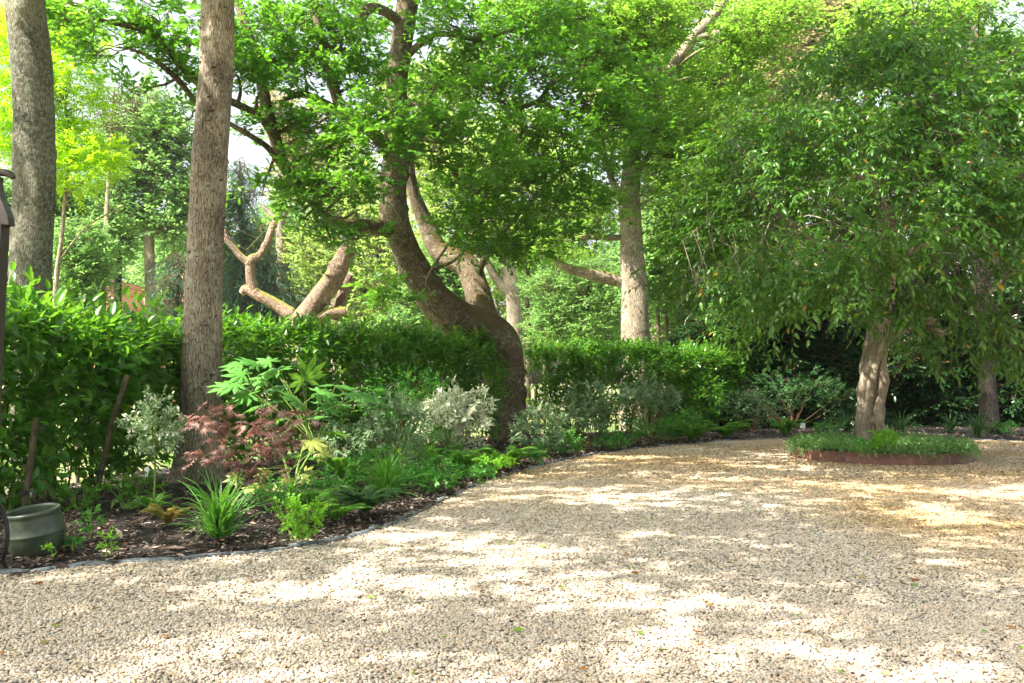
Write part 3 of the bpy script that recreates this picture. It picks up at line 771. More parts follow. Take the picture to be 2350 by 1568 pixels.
# ================================================================== TREES
def knots(seed, n, length, amp=.12, size=.10, rad=.3):
    r = np.random.default_rng(seed)
    K = np.stack([r.uniform(0, 6.28, n), r.uniform(0, length, n), r.uniform(.5, 1.2, n)], 1)
    ph = r.uniform(0, 6.28, 6)
    def f(th, s, rr):
        d = .035 * np.sin(2 * th + s * .9 + ph[0]) + .03 * np.sin(3 * th - s * 1.7 + ph[1]) + .02 * np.sin(5 * th + s * 3.1 + ph[2]) + .012 * np.sin(9 * th + 7 * s + ph[3])
        for t0, s0, a in K:
            dt = (th - t0 + math.pi) % (2 * math.pi) - math.pi
            d = d + amp * a * np.exp(-((dt * rad / size) ** 2) - ((s - s0) / (size * .55)) ** 2)
        return d
    return f

def flare(f, h=.5, amp=.35, lobes=5, ph=0.):
    def g(th, s, rr):
        return (f(th, s, rr) if f else 0) + np.exp(-s / h) * amp * (.6 + .4 * np.sin(lobes * th + ph))
    return g

def clump_world(c):
    """(px, py, rx, ry, depth[, depth radius]) -> centre, radii"""
    d = c[4]; k = d / FPX
    return at(c[0], c[1], d), np.array([c[2] * k, c[5] if len(c) > 5 else max(c[2], c[3]) * k, c[3] * k])

def foliage(mb, r, clumps, T, size, per_m3=None, n_total=None, K=8, L=.5, droop=.15, planar=True, spread=.85, gap=None, out=.7, updir=.15, twb=None, twr=.006, minn=8, jit=.28, low=None, shell=.55, up=.5, sunk=0.):
    """fills ellipsoid clumps with leafy shoots; twigs go to twb"""
    vols = np.array([np.prod(clump_world(c)[1]) ** (2 / 3) for c in clumps])
    ns = np.maximum(minn, (n_total * vols / vols.sum())).astype(int)
    gn = SN(int(r.integers(1e6)), gap[0]) if gap else None
    for c, n in zip(clumps, ns):
        C, R = clump_world(c)
        P = in_ellipsoid(r, int(n * (1.6 if gap else 1)), C, R, shell)
        if gap:
            P = P[gn(P) > gap[1]][:n]
        if low is not None: P = P[P[:, 2] > low]
        if sunk: P = P[~opened(P, sunk)]
        if len(P) == 0: continue
        D = norm(P - C - np.array([0, 0, -.2])) * out + r.normal(size=P.shape) * .6
        D[:, 2] = D[:, 2] * .5 + updir
        D = norm(D)
        Ls = L * r.uniform(.6, 1.3, len(P))
        shoots(mb, r, T, P, D, Ls, K, size, spread=spread, planar=planar, droop=droop, jit=jit, up=up)
        if twb is not None:
            twig_tubes(twb, P - D * Ls[:, None] * .4, P + D * Ls[:, None] * .95, twr, twr * .4, rng=r)
            # branchlets from the clump centre
            m = max(4, int(len(P) * .12)); q = r.integers(0, len(P), m)
            twig_tubes(twb, np.tile(C, (m, 1)) + r.normal(size=(m, 3)) * R * .15, P[q], twr * 2.2, twr, rng=r, wob=.12)

def limb_to(mb, r, skel, C, r0, r1, mat=0, sag=.1, segs=7, seed=0., rise=-.35):
    """limb from the best point of the skeleton to a clump centre"""
    S = np.asarray(skel)
    d = np.linalg.norm(S[:, :3] - C, axis=1) + 1.2 * np.maximum(0, S[:, 2] - C[2] + .3 * np.linalg.norm(S[:, :2] - C[:2], axis=1))
    i = int(np.argmin(d)); a = S[i, :3]
    L = np.linalg.norm(C - a)
    m1 = a * .65 + C * .35 + r.normal(size=3) * L * .07 + [0, 0, L * sag * .7]
    m2 = a * .3 + C * .7 + r.normal(size=3) * L * .07 + [0, 0, L * sag]
    r0 = min(r0, S[i, 3] * .6) if S.shape[1] > 3 else r0
    tube(mb, [a, m1, m2, C], [r0, r0 * .75, (r0 + r1) * .45, r1], segs, 5, seed=seed)
    return [np.append(m1, r0 * .75), np.append(m2, r0 * .5)]

def skeleton(P, R, n=6):
    return catmull(np.hstack([P, R[:, None]]), n)

# ---------------------------------------------------------------- left edge: trunk covered in lichen
def lichen_trunk_tree():
    r = np.random.default_rng(101)
    P, R = px_path([(78, 1180, 108), (76, 1120, 96), (72, 950, 90), (70, 800, 86), (70, 650, 86), (76, 500, 87), (79, 400, 88), (77, 250, 88), (68, 120, 90), (57, 0, 88), (48, -110, 84)], 1, 12.0)
    P = np.vstack([P, P[-1] + [-.1, -.5, 1.8], P[-1] + [.2, -1.2, 3.8], P[-1] + [.1, -1.6, 5.6]]); R = np.append(R, [.21, .15, .06])
    P[0, 2] = -.1
    t = thing('tree', 'thick lichen covered trunk at the left edge rising behind the hedge', 'tree', (P[0][0], P[0][1], 0))
    mb = MB(); tube(mb, P, R, 40, 14, flare(knots(1, 16, 9, .10, .10, .25), .4, .3)); 
    sk = skeleton(P, R)
    crown = MB(); tw = MB()
    cl = []
    cl = canopy_spots(r, 58, -10.2, 1.5, 5.5, 12.0)
    high_crown(crown, tw, r, cl, sk, mb)
    mb.build('trunk', M['bark_lichen'], t)
    crown.merge(tw).build('crown', [M['oak_leaf'], M['bark_branch']], t)

def canopy_spots(r, n, x0, x1, y0, y1):
    out = []; tries = 0
    while len(out) < n and tries < 4000:
        tries += 1
        x, y = r.uniform(x0, x1), r.uniform(y0, y1)
        if any(math.hypot(x - c[0], y - c[1]) < 1.02 for c, _ in out): continue
        z = max(8.6, 3.4 + .47 * y) + r.uniform(0, 2.6)
        if opened([x, y, z])[0]: continue
        out.append((np.array([x, y, z]), np.array([.74, .74, .45]) * r.uniform(.6, 1.2)))
    return out

def high_crown(crown, tw, r, cl, sk, mb, T=None, size=.19, n=44, K=7):
    thick = sk[(sk[:, 2] > min(8.5, sk[:, 2].max() - 2.5)) & (sk[:, 3] > .06)]; grown = list(thick)
    for c, R_ in sorted(cl, key=lambda q: np.linalg.norm(thick[:, :3] - q[0], axis=1).min()):
        grown += limb_to(mb, r, np.array(grown), c, .07, .02, segs=6)
        P = in_ellipsoid(r, n, c, R_); P = P[~opened(P, .8)]
        if len(P) < 3: continue
        D = norm(norm(P - c) * .7 + r.normal(size=P.shape) * .6); D[:, 2] *= .5
        shoots(crown, r, T or BROAD, P, D, .42, K, size, planar=True, droop=.15)
        q = P[::6]; twig_tubes(tw, np.tile(c, (len(q), 1)), q, .014, .006, rng=r, wob=.12)
lichen_trunk_tree()

# two unseen trees added beside and behind the camera to shade the drive
def shade_tree(label, x, y, zt, box_, n, seed):
    r = np.random.default_rng(seed)
    P = np.array([[x, y, -.05], [x + .05, y, 1.5], [x - .1, y + .1, 4], [x + .1, y + .2, 7], [x, y + .1, zt]]); R = np.array([.34, .27, .24, .18, .06])
    t = thing('tree', label, 'tree', (x, y, 0)); mb = MB(); tube(mb, P, R, 24, 8, flare(knots(seed, 12, 9, .12, .1, .3), .4, .25)); sk = skeleton(P, R)
    crown = MB(); tw = MB(); high_crown(crown, tw, r, canopy_spots(r, n, *box_), sk, mb)
    mb.build('trunk', M['bark_grey'], t); crown.merge(tw).build('crown', [M['oak_leaf'], M['bark_branch']], t)

shade_tree('unseen wide crowned tree added to the left of the drive to shade it', -10.5, 1.5, 11, (-14, -3.5, -2, 6.5), 66, 111)
shade_tree('unseen wide crowned tree added behind the viewer to shade the drive', -3.5, -4.5, 11, (-5.5, 4.5, -4, 5.5), 70, 112)

# ---------------------------------------------------------------- straight grey trunk in front of the hedge
def straight_trunk_tree():
    r = np.random.default_rng(102)
    P, R = px_path([(452, 1116, 128), (455, 1090, 118), (457, 1040, 107), (459, 950, 99), (461, 850, 92), (466, 700, 84), (472, 550, 79), (481, 400, 77), (489, 250, 76), (497, 120, 76), (501, 0, 76), (507, -120, 72), (515, -260, 62)], 1, 13.4)
    P = np.vstack([P, P[-1] + [.15, .1, 2.0], P[-1] + [.2, -.2, 4.4]]); R = np.append(R, [.14, .05])
    P[0, 2] = -.05
    t = thing('tree', 'straight grey brown trunk with small knots in front of the hedge, behind the red maple', 'tree', (P[0][0], P[0][1], 0))
    mb = MB(); tube(mb, P, R, 48, 20, flare(knots(2, 62, 8.0, .13, .055, .25), .3, .26, 6))
    sk = skeleton(P, R)
    crown = MB(); tw = MB(); cl = []
    cl = canopy_spots(r, 56, -6.2, 5.5, 10.5, 17.0)
    high_crown(crown, tw, r, cl, sk, mb)
    crown.merge(tw).build('crown', [M['oak_leaf'], M['bark_branch']], t)
    kn = MB(); bs = catmull(np.hstack([P, R[:, None]]), 6)
    for i in range(64):
        z = r.uniform(.6, 7.6); a = r.uniform(-math.pi, 0); c = np.array([np.interp(z, bs[:, 2], bs[:, q]) for q in range(4)])
        o = np.array([math.cos(a), math.sin(a), 0]); tn = np.array([-o[1], o[0], 0]); s_ = r.uniform(.018, .05)
        q = c[:3] + o * c[3] * .985
        L_ = [q - tn * s_ - o * .008 + [0, 0, -s_ * .2], q - tn * s_ * .4 + o * .010, q + tn * s_ * .4 + o * .010 + [0, 0, s_ * .15], q + tn * s_ - o * .008 + [0, 0, -s_ * .1]]
        tube(kn, L_, [.003, s_ * .3, s_ * .3, .003], 8, 4, knots(i, 4, .1, .6, .01, .02), seed=i * .1)
    mb.merge(kn).build('trunk', [M['bark_grey'], M['bark_scar']], t)
    k = MB(); c = at(487, 861, 13.18)
    tube(k, [c, c + [.0, -.05, 0]], [.014, .02], 8, 2); tube(k, [c + [0, -.03, .02], c + [0, -.035, -.035]], [.012, .012], 6, 2)
    k.build('tap', M['cable'], t)
straight_trunk_tree()

# ---------------------------------------------------------------- leaning mossy oak in the middle
def leaning_oak():
    r = np.random.default_rng(103)
    D = 22.6
    t_loc = at(1168, 1017, D); 
    t = thing('oak_tree', 'big leaning mossy oak with an elbow in its trunk, between two hedges', 'tree', (t_loc[0], t_loc[1], 0))
    mb = MB()
    P, R = px_path([(1170, 1019, 96, 22.6), (1168, 985, 84, 22.6), (1160, 900, 86, 22.6), (1154, 840, 92, 22.6), (1142, 795, 102, 22.4), (1105, 762, 104, 22.2), (1050, 735, 98, 22), (1000, 690, 84, 21.6), (960, 630, 72, 21.4),
                    (930, 570, 64, 21.2), (908, 510, 62, 21), (902, 440, 60, 21), (912, 350, 60, 21), (912, 280, 52, 21), (910, 200, 48, 21), (920, 110, 50, 21), (937, 0, 52, 21), (950, -120, 46, 21), (955, -300, 36, 21), (960, -480, 20, 21)], 1, 22)
    P[0, 2] = -.05
    tube(mb, P, R, 44, 14, flare(knots(3, 60, 14, .16, .13, .4), .4, .22, 5, 1.))
    sk = list(skeleton(P, R))
    limbs = [
        [(1122, 775, 66, 22.4), (1106, 715, 62, 22.7), (1090, 650, 58, 23), (1070, 608, 58, 23.1), (1008, 574, 50, 23.4), (978, 515, 40, 23.4), (950, 445, 30, 23.2), (940, 370, 24, 23), (965, 280, 18, 22.6), (1000, 190, 12, 22)],
        [(905, 528, 44, 21), (870, 522, 36, 20.6), (820, 516, 32, 20), (775, 516, 28, 19.5), (742, 490, 20, 19), (700, 445, 22, 18.6), (662, 400, 25, 18.4), (635, 330, 28, 18.2), (612, 250, 27, 18), (596, 170, 25, 18), (575, 95, 22, 18), (545, 0, 20, 18), (520, -90, 14, 18)],
        [(900, 350, 34, 21), (850, 300, 28, 20.4), (792, 262, 26, 19.8), (765, 200, 24, 19.4), (745, 130, 22, 19), (728, 40, 20, 19), (715, -70, 16, 19)],
        [(792, 262, 18, 19.8), (735, 232, 18, 19), (692, 216, 17, 18.5), (655, 228, 10, 18)],
        [(660, 405, 16, 18.4), (620, 345, 14, 17.6), (580, 315, 13, 17), (534, 288, 12, 16.6), (480, 255, 12, 16.2), (448, 232, 13, 16), (405, 180, 14, 15.6), (350, 135, 10, 15.2), (300, 112, 6, 15)],
        [(640, 340, 18, 18.2), (600, 272, 18, 17.6), (545, 240, 18, 17), (480, 210, 20, 16.4), (415, 150, 21, 16), (370, 92, 20, 15.6), (310, 62, 17, 15.2), (245, 50, 10, 15), (200, 30, 6, 14.6)],
        [(745, 140, 14, 19), (700, 128, 20, 18.6), (640, 140, 20, 18), (600, 150, 12, 17.6)],
        [(935, 60, 24, 21), (880, 25, 24, 20.6), (845, 20, 24, 20.2), (828, 48, 18, 20), (800, 60, 12, 19.8)],
        [(830, 135, 18, 19.6), (775, 115, 20, 19.2), (745, 118, 14, 19)],
        [(912, 300, 16, 21), (980, 320, 12, 19), (1060, 330, 9, 18)],
        [(1090, 640, 24, 23), (1110, 600, 16, 22.6), (1150, 540, 12, 22), (1210, 470, 10, 21), (1260, 425, 9, 20.5), (1290, 385, 8, 20)],
        [(1100, 590, 16, 22.6), (1095, 480, 12, 22), (1060, 425, 13, 21.6), (1037, 385, 12, 21)],
        [(1100, 500, 10, 22), (1150, 310, 12, 20.6), (1190, 252, 12, 20.2), (1235, 232, 10, 20), (1270, 190, 9, 20), (1350, 150, 7, 20)],
        [(920, 140, 20, 21), (1000, 80, 14, 20.6), (1100, 90, 10, 20.4), (1200, 60, 7, 20.4)],
        [(1235, 232, 9, 20), (1300, 260, 8, 20), (1370, 300, 7, 20.4), (1390, 350, 6, 20.4)],
    ]
    for i, L in enumerate(limbs):
        p, q = px_path(L, 1, 20); tube(mb, p, q, 16 if L[0][2] > 20 else 9, 8, knots(30 + i, 5, 6, .12, .08, .15), seed=i * .37)
        sk += list(skeleton(p, q, 4))
    sk = np.array(sk)
    near = [(225, 120, 60, 36, 15), (130, 70, 60, 40, 15), (560, 130, 60, 50, 17.4), (610, 130, 50, 50, 18), (270, 110, 70, 45, 15), (480, 60, 60, 60, 16.5), (520, 120, 50, 50, 17), (660, 120, 80, 50, 19.4), (760, 20, 80, 50, 19.6), (230, 40, 110, 55, 15), (350, 40, 110, 60, 15), (400, 170, 70, 45, 15.6), (330, 215, 60, 32, 15.4), (440, 270, 45, 40, 16), (380, 110, 90, 60, 15.5), (150, 10, 80, 40, 15),
            (600, 60, 90, 60, 18), (540, 170, 60, 50, 17), (600, 200, 70, 50, 17.5), (680, 60, 80, 60, 19), (700, 170, 90, 55, 18.5), (790, 90, 80, 70, 19), (830, 190, 80, 60, 19.5),
            (640, 290, 55, 50, 18), (560, 290, 40, 30, 17), (720, 280, 70, 50, 18.4),
            (800, 270, 90, 45, 17.5), (900, 262, 100, 40, 17), (990, 290, 80, 45, 16.8), (860, 330, 90, 45, 17), (1060, 300, 70, 55, 17), (1000, 350, 90, 40, 17), (770, 330, 60, 40, 17.6), (1110, 370, 80, 45, 17.4),
            (650, 430, 75, 34, 17.4), (720, 440, 80, 40, 17.2), (790, 430, 80, 42, 17.2), (850, 420, 40, 40, 17.6), (600, 450, 50, 20, 17.4), (700, 500, 60, 36, 18), (830, 545, 50, 20, 18), (760, 550, 50, 26, 18),
            (700, 375, 60, 34, 17.8), (900, 690, 55, 26, 20.4), (870, 655, 40, 18, 20.4), (860, 700, 40, 16, 20.4)]
    right = [(1040, 60, 90, 70, 20), (1130, 110, 100, 60, 20.4), (1030, 170, 80, 60, 20), (1120, 210, 100, 60, 19.5), (1220, 60, 110, 70, 21), (1240, 170, 110, 70, 20), (1330, 120, 100, 60, 21), (1340, 230, 110, 60, 20.5), (1440, 180, 90, 60, 22),
             (1200, 300, 100, 50, 19), (1300, 310, 90, 45, 19.4), (1400, 290, 80, 60, 20.6), (1080, 440, 80, 50, 18.6), (1180, 400, 90, 50, 19), (1290, 390, 80, 40, 19.6), (1140, 500, 90, 45, 19), (1060, 520, 60, 40, 18.6), (1240, 480, 70, 45, 19.6),
             (1120, 565, 80, 34, 20), (1160, 590, 60, 26, 21), (1080, 575, 40, 24, 21), (1210, 560, 60, 35, 20), (1330, 460, 70, 45, 20.5), (1300, 540, 60, 35, 21), (1400, 400, 50, 50, 21.5), (990, 190, 50, 50, 22.6), (1000, 30, 50, 50, 22.6), (860, 60, 60, 60, 22.8), (850, 170, 50, 50, 22.8), (1500, 300, 60, 60, 22)]
    for c in near + right:
        C, _ = clump_world(c)
        if c[1] > 600 or (c[1] > 525 and c[0] > 1000): continue
        limb_to(mb, r, sk, C, .045, .014, seed=r.uniform(0, 9))
    crown = MB(); tw = MB()
    near = [(c[0], c[1], c[2], c[3] * .78) + tuple(c[4:]) for c in near]; right = [(c[0], c[1], c[2], c[3] * .7) + tuple(c[4:]) for c in right]
    foliage(crown, r, near, OAK, .165, n_total=2150, K=8, L=.42, gap=(.9, -.4), twb=tw, droop=.12, updir=.1, sunk=.22)
    foliage(crown, r, right, OAK, .165, n_total=2500, K=8, L=.45, gap=(1.1, -.45), twb=tw, droop=.12, updir=.1)
    # the crown goes on above the picture
    cl = []
    for i in range(56):
        a = r.uniform(0, 6.28); q = r.uniform(.1, 1) ** .5 * 7.5
        y_ = 18.6 + math.sin(a) * q * .7
        cl.append((np.array([2.0 + math.cos(a) * q, y_, 3.2 + .44 * y_ + r.uniform(0, 2.5)]), np.array([1.0, 1.0, .5]) * r.uniform(.7, 1.2)))
    high_crown(crown, tw, r, cl, sk, mb, n=60)
    mb.build('trunk', M['bark_oak'], t)
    crown.merge(tw).build('crown', [M['oak_leaf'], M['bark_branch']], t)
leaning_oak()

# ---------------------------------------------------------------- pale upright oak behind the hedge
def pale_oak():
    r = np.random.default_rng(104); D = 29
    P, R = px_path([(1462, 990, 78), (1461, 900, 70), (1460, 800, 66), (1457, 700, 62), (1452, 620, 60), (1449, 540, 52), (1446, 470, 50), (1447, 400, 40), (1460, 300, 34), (1490, 235, 30), (1515, 195, 28), (1560, 130, 28), (1590, 90, 26), (1640, 30, 26), (1690, -50, 20), (1730, -180, 12)], 1, D)
    P[0, 2] = -.05
    t = thing('oak_tree', 'upright pale trunked oak dappled with sun behind the right part of the hedge', 'tree', (P[0][0], P[0][1], 0))
    mb = MB(); tube(mb, P, R, 32, 10, flare(knots(4, 20, 12, .12, .14, .4), .5, .2)); sk = list(skeleton(P, R))
    for i, L in enumerate([[(1444, 475, 30), (1415, 435, 20), (1396, 390, 14), (1380, 340, 12), (1350, 260, 8)], [(1448, 480, 26), (1462, 430, 16), (1456, 380, 14), (1470, 320, 8)],
                           [(1440, 650, 26), (1400, 640, 30), (1350, 628, 26), (1300, 615, 20), (1262, 588, 12), (1235, 560, 7)], [(1440, 542, 14), (1405, 546, 13), (1340, 545, 12), (1280, 560, 6)],
                           [(1590, 88, 24), (1640, 78, 20), (1680, 50, 18), (1695, 10, 14), (1690, -40, 9)], [(1700, 30, 6), (1760, 40, 8), (1850, 62, 8), (1905, 75, 5)],
                           [(1446, 430, 20), (1500, 340, 10), (1560, 300, 7)], [(1520, 190, 16), (1500, 100, 12), (1450, 30, 8)]]):
        p, q = px_path(L, 1, D); tube(mb, p, q, 12, 7, knots(50 + i, 4, 6, .1, .1, .2), seed=i * .41); sk += list(skeleton(p, q, 4))
    sk = np.array(sk)
    cl = [(1450, 50, 130, 80, 27), (1540, 30, 100, 60, 31), (1400, 120, 100, 70, 27.5), (1690, 90, 80, 60, 31.5), (1500, 150, 80, 60, 31), (1640, 190, 90, 70, 31.5), (1610, 290, 110, 70, 30), (1480, 60, 70, 50, 27), (1600, 10, 50, 24, 27), (1500, 260, 80, 80, 28), (1560, 350, 110, 70, 28.5), (1560, 440, 60, 60, 28),
          (1700, 150, 80, 80, 28), (1740, 60, 80, 50, 27), (1330, 40, 100, 50, 27), (1640, 380, 80, 70, 28), (1380, 480, 50, 50, 28.5), (1245, 560, 50, 26, 28.5), (1290, 585, 40, 14, 29), (1220, 590, 36, 20, 28.6), (1240, 20, 90, 40, 27), (1180, 25, 80, 40, 26.5), (1800, 30, 70, 40, 27), (1360, 330, 70, 60, 28)]
    for c in cl:
        C, _ = clump_world(c); limb_to(mb, r, sk, C, .06, .018)
    crown = MB(); tw = MB()
    foliage(crown, r, cl, BROAD, .15, n_total=6200, K=8, L=.6, gap=(1.6, -.6), twb=tw)
    mb.build('trunk', M['bark_pale'], t); crown.merge(tw).build('crown', [M['oak_bright'], M['bark_branch']], t)
pale_oak()

# ---------------------------------------------------------------- gnarled tree in the steel ring
def gnarled_tree():
    r = np.random.default_rng(105); D = 18.3
    P, R = px_path([(1998, 1060, 62), (2000, 1010, 54), (1999, 960, 50), (2001, 900, 52), (2006, 840, 51), (2016, 780, 45), (2024, 720, 42), (2034, 650, 40), (2040, 580, 40), (2030, 500, 34), (2000, 420, 28), (1985, 340, 28), (1980, 250, 18)], 1, D)
    P[0, 2] = .0
    t = thing('tree', 'gnarled fluted trunk under a broad drooping evergreen crown, growing inside the rusty steel ring', 'tree', (P[0][0], P[0][1], 0))
    rn = np.random.default_rng(7)
    H = [(3.6, 1.75, .55, .16, .26), (3.9, 1.2, -.5, .12, .10), (4.6, .95, .3, .14, .16), (4.1, .6, -.45, .10, .2), (5.0, .55, .28, .12, .2), (4.4, 1.55, -.35, .09, .12), (5.3, 1.4, .2, .12, .3), (3.3, 1.05, .32, .14, .22), (4.9, 2.0, -.2, .1, .2), (4.75, 1.2, -.4, .06, .09), (4.2, .25, .2, .1, .2)]
    def gd_(th, s, rr):
        tw = th + .35 * np.sin(s * 1.7)
        fade = np.exp(-np.maximum(0, s - 2.1) / .35)
        d = (.46 * np.abs(np.sin(2.5 * tw + .6 * s)) ** .7 - .28 + .13 * np.sin(7 * tw + 2.2 * s) + .09 * np.sin(5 * s + 3 * th)) * fade + .03 * np.sin(4 * th + 2 * s)
        for (t0, s0, a, wt, ws) in H:
            dt = (th - t0 + math.pi) % (2 * math.pi) - math.pi
            d = d + a * np.exp(-(dt / (wt * 2.4)) ** 2 - ((s - s0) / ws) ** 2) * .8
        return d + np.exp(-s / .2) * .12
    mb = MB(); tube(mb, P, R * np.array([.7, .6, .58, .6, .7, .92] + [1.0] * (len(R) - 6)), 60, 14, gd_); sk = list(skeleton(P, R))
    base = catmull(np.hstack([P, R[:, None]]), 6); zs = base[:, 2]
    for k in range(9):
        a0 = k * 2 * math.pi / 9 + rn.uniform(-.2, .2); z1 = rn.uniform(1.5, 3.3); zz = np.linspace(-.05, z1, 9)
        tw_ = rn.uniform(.25, .75) * (1 if k % 3 else -1)
        pts = []; rad = []
        for i, z in enumerate(zz):
            c = np.array([np.interp(z, zs, base[:, q]) for q in range(4)])
            a = a0 + tw_ * z + rn.uniform(-.12, .12)
            rr_ = c[3] * (.86 + rn.uniform(-.14, .14)) * (1.15 if i == 0 else 1)
            if i == len(zz) - 1: rr_ *= .75
            pts.append([c[0] + math.cos(a) * rr_, c[1] + math.sin(a) * rr_, z]); rad.append(rn.uniform(.045, .12) * (1.25 if i == 0 else 1) * (.5 if i == len(zz) - 1 else 1))
        tube(mb, pts, rad, 18, 7, knots(700 + k, 8, 3, .35, .06, .09), seed=k * .3)
    for (zz, a, s_) in ((2.05, -2.4, .13), (1.9, -1.9, .09), (1.2, -.9, .08), (.75, -1.7, .09), (2.3, -.3, .09)):
        c = np.array([np.interp(zz, zs, base[:, q]) for q in range(4)]); d_ = np.array([math.cos(a), math.sin(a), .1])
        tube(mb, [c[:3] + d_ * c[3] * .5, c[:3] + d_ * (c[3] * .95), c[:3] + d_ * (c[3] * 1.12)], [s_, s_ * 1.05, s_ * .6], 16, 5, knots(int(zz * 99), 6, .5, .3, .05, .1))
    for i, L in enumerate([[(2018, 790, 30, 18.3), (2060, 762, 26, 18.1), (2105, 738, 26, 18), (2135, 738, 26, 18), (2158, 765, 20, 18.2), (2200, 740, 14, 18.6), (2300, 640, 10, 19)],
                           [(2035, 620, 26, 18.3), (1960, 590, 22, 18), (1900, 566, 24, 17.8), (1860, 552, 20, 17.6), (1800, 500, 14, 17.4), (1720, 440, 9, 17)],
                           [(2030, 520, 26, 18.3), (2110, 420, 20, 18.3), (2180, 320, 18, 18.4), (2200, 240, 16, 18.4), (2225, 130, 14, 18.4), (2235, 60, 8, 18.4)],
                           [(2190, 330, 14, 18.4), (2250, 240, 12, 18.8), (2330, 235, 12, 19), (2400, 260, 10, 19)],
                           [(2210, 120, 8, 18.4), (2160, 70, 7, 18.2), (2120, 60, 6, 18)], [(2000, 430, 20, 18.3), (1930, 380, 14, 17.6), (1860, 330, 10, 17), (1780, 320, 7, 16.6)],
                           [(2170, 340, 12, 18.3), (2080, 215, 10, 17.8), (2000, 190, 8, 17.4), (1900, 120, 6, 17)],
                           [(2040, 560, 20, 18.3), (2060, 480, 16, 16.5), (2110, 400, 12, 15.4)], [(2045, 600, 18, 18.3), (2200, 520, 14, 17.5), (2330, 460, 10, 17)]]):
        p, q = px_path(L, 1, D); tube(mb, p, q, 14, 7, knots(70 + i, 4, 5, .12, .08, .15), seed=i * .3); sk += list(skeleton(p, q, 4))
    sk = np.array(sk)
    crown = MB(); tw = MB()
    cx, cy = 7.9, 18.6
    n = 300; out = []
    for i in range(n):
        a = r.uniform(0, 2 * math.pi); 
        if math.sin(a) > .3 and r.uniform() < .6: continue
        u = r.uniform(0, 1) ** .8
        rad = (4.75 + .6 * math.cos(a)) * math.sqrt(max(0.02, 1 - (u * .93) ** 2)) * (1 + .10 * math.sin(3 * a + 1) + .07 * math.sin(5 * a))
        z = 2.75 + u * 5.1 + r.normal() * .25 + (.9 if (u < .25 and math.sin(a) > -.3) else 0)
        x = cx + math.cos(a) * rad; y = cy + math.sin(a) * rad * .88
        if x < 4.2: z += .35
        out.append((x, y, z))
    for x, y, z in out:
        C = np.array([x, y, z])
        if opened(C, .8)[0]: continue
        Rr = np.array([.72, .72, .42]) * r.uniform(.7, 1.25)
        m = 33
        Q = in_ellipsoid(r, m, C, Rr); Q = Q[~opened(Q, .5)]; m = len(Q)
        if m < 3: continue
        o_ = norm(np.array([x - cx, y - cy, 0]))
        Dd = norm(o_ * .8 + r.normal(size=(m, 3)) * .45 + [0, 0, -.12])
        shoots(crown, r, LANCE, Q, Dd, .62, 8, .15, spread=.75, planar=True, droop=.42, jit=.26)
        twig_tubes(tw, (Q - Dd * .4)[::4], (Q + Dd * .6)[::4], .004, .002, rng=r, wob=.1)
        if r.uniform() < .5 and z > 3.4: limb_to(mb, r, sk[sk[:, 2] > 3.6], C, .03, .01, segs=5, sag=.18)
    # hanging sprays in front of the trunk
    for (px, py, d) in [(2010, 640, 15.6), (2050, 690, 15.4), (1985, 700, 15.6), (2090, 720, 15.4), (2120, 690, 15.2), (2080, 660, 15.2), (2040, 600, 15), (2150, 640, 15), (2010, 560, 15), (2100, 760, 15.6), (1960, 620, 15.4), (2130, 790, 15.8), (2240, 700, 15.4), (2300, 720, 15.4), (2200, 650, 15.2), (1900, 600, 15.4), (1840, 640, 15.6), (1760, 600, 15.4), (1690, 640, 15.6), (1620, 650, 16), (2330, 780, 15.6), (2220, 770, 16), (2260, 800, 16.4), (2290, 770, 16), (2340, 820, 16.4), (2250, 740, 15.8), (2180, 720, 15.6)]:
        C = at(px, py, d); m = 13
        Q = in_ellipsoid(r, m, C, [.3, .3, .3]); Dd = norm(r.normal(size=(m, 3)) * .5 + [0, -.3, -.5])
        shoots(crown, r, LANCE, Q, Dd, .5, 8, .155, spread=.75, planar=True, droop=.4)
        twig_tubes(tw, Q - Dd * .3, Q + Dd * .5, .005, .0025, rng=r)
        twig_tubes(tw, np.tile(C + [0, .8, 1.0], (4, 1)) + r.normal(size=(4, 3)) * .2, Q[:4], .010, .005, rng=r, wob=.15)
    # bare looping twigs of the upper right
    q0 = sk[(sk[:, 2] > 4.5)][:, :3]; m = 420
    A0 = q0[r.integers(0, len(q0), m)] + r.normal(size=(m, 3)) * .7; A1 = A0 + norm(r.normal(size=(m, 3)) + [0, -.5, -.1]) * r.uniform(.5, 1.5, (m, 1))
    twig_tubes(tw, A0, A1, .009, .003, rng=r, wob=.22)
    mb.build('trunk', M['bark_gnarl'], t); crown.merge(tw).build('crown', [M['evergreen'], M['twig_pale']], t)
gnarled_tree()

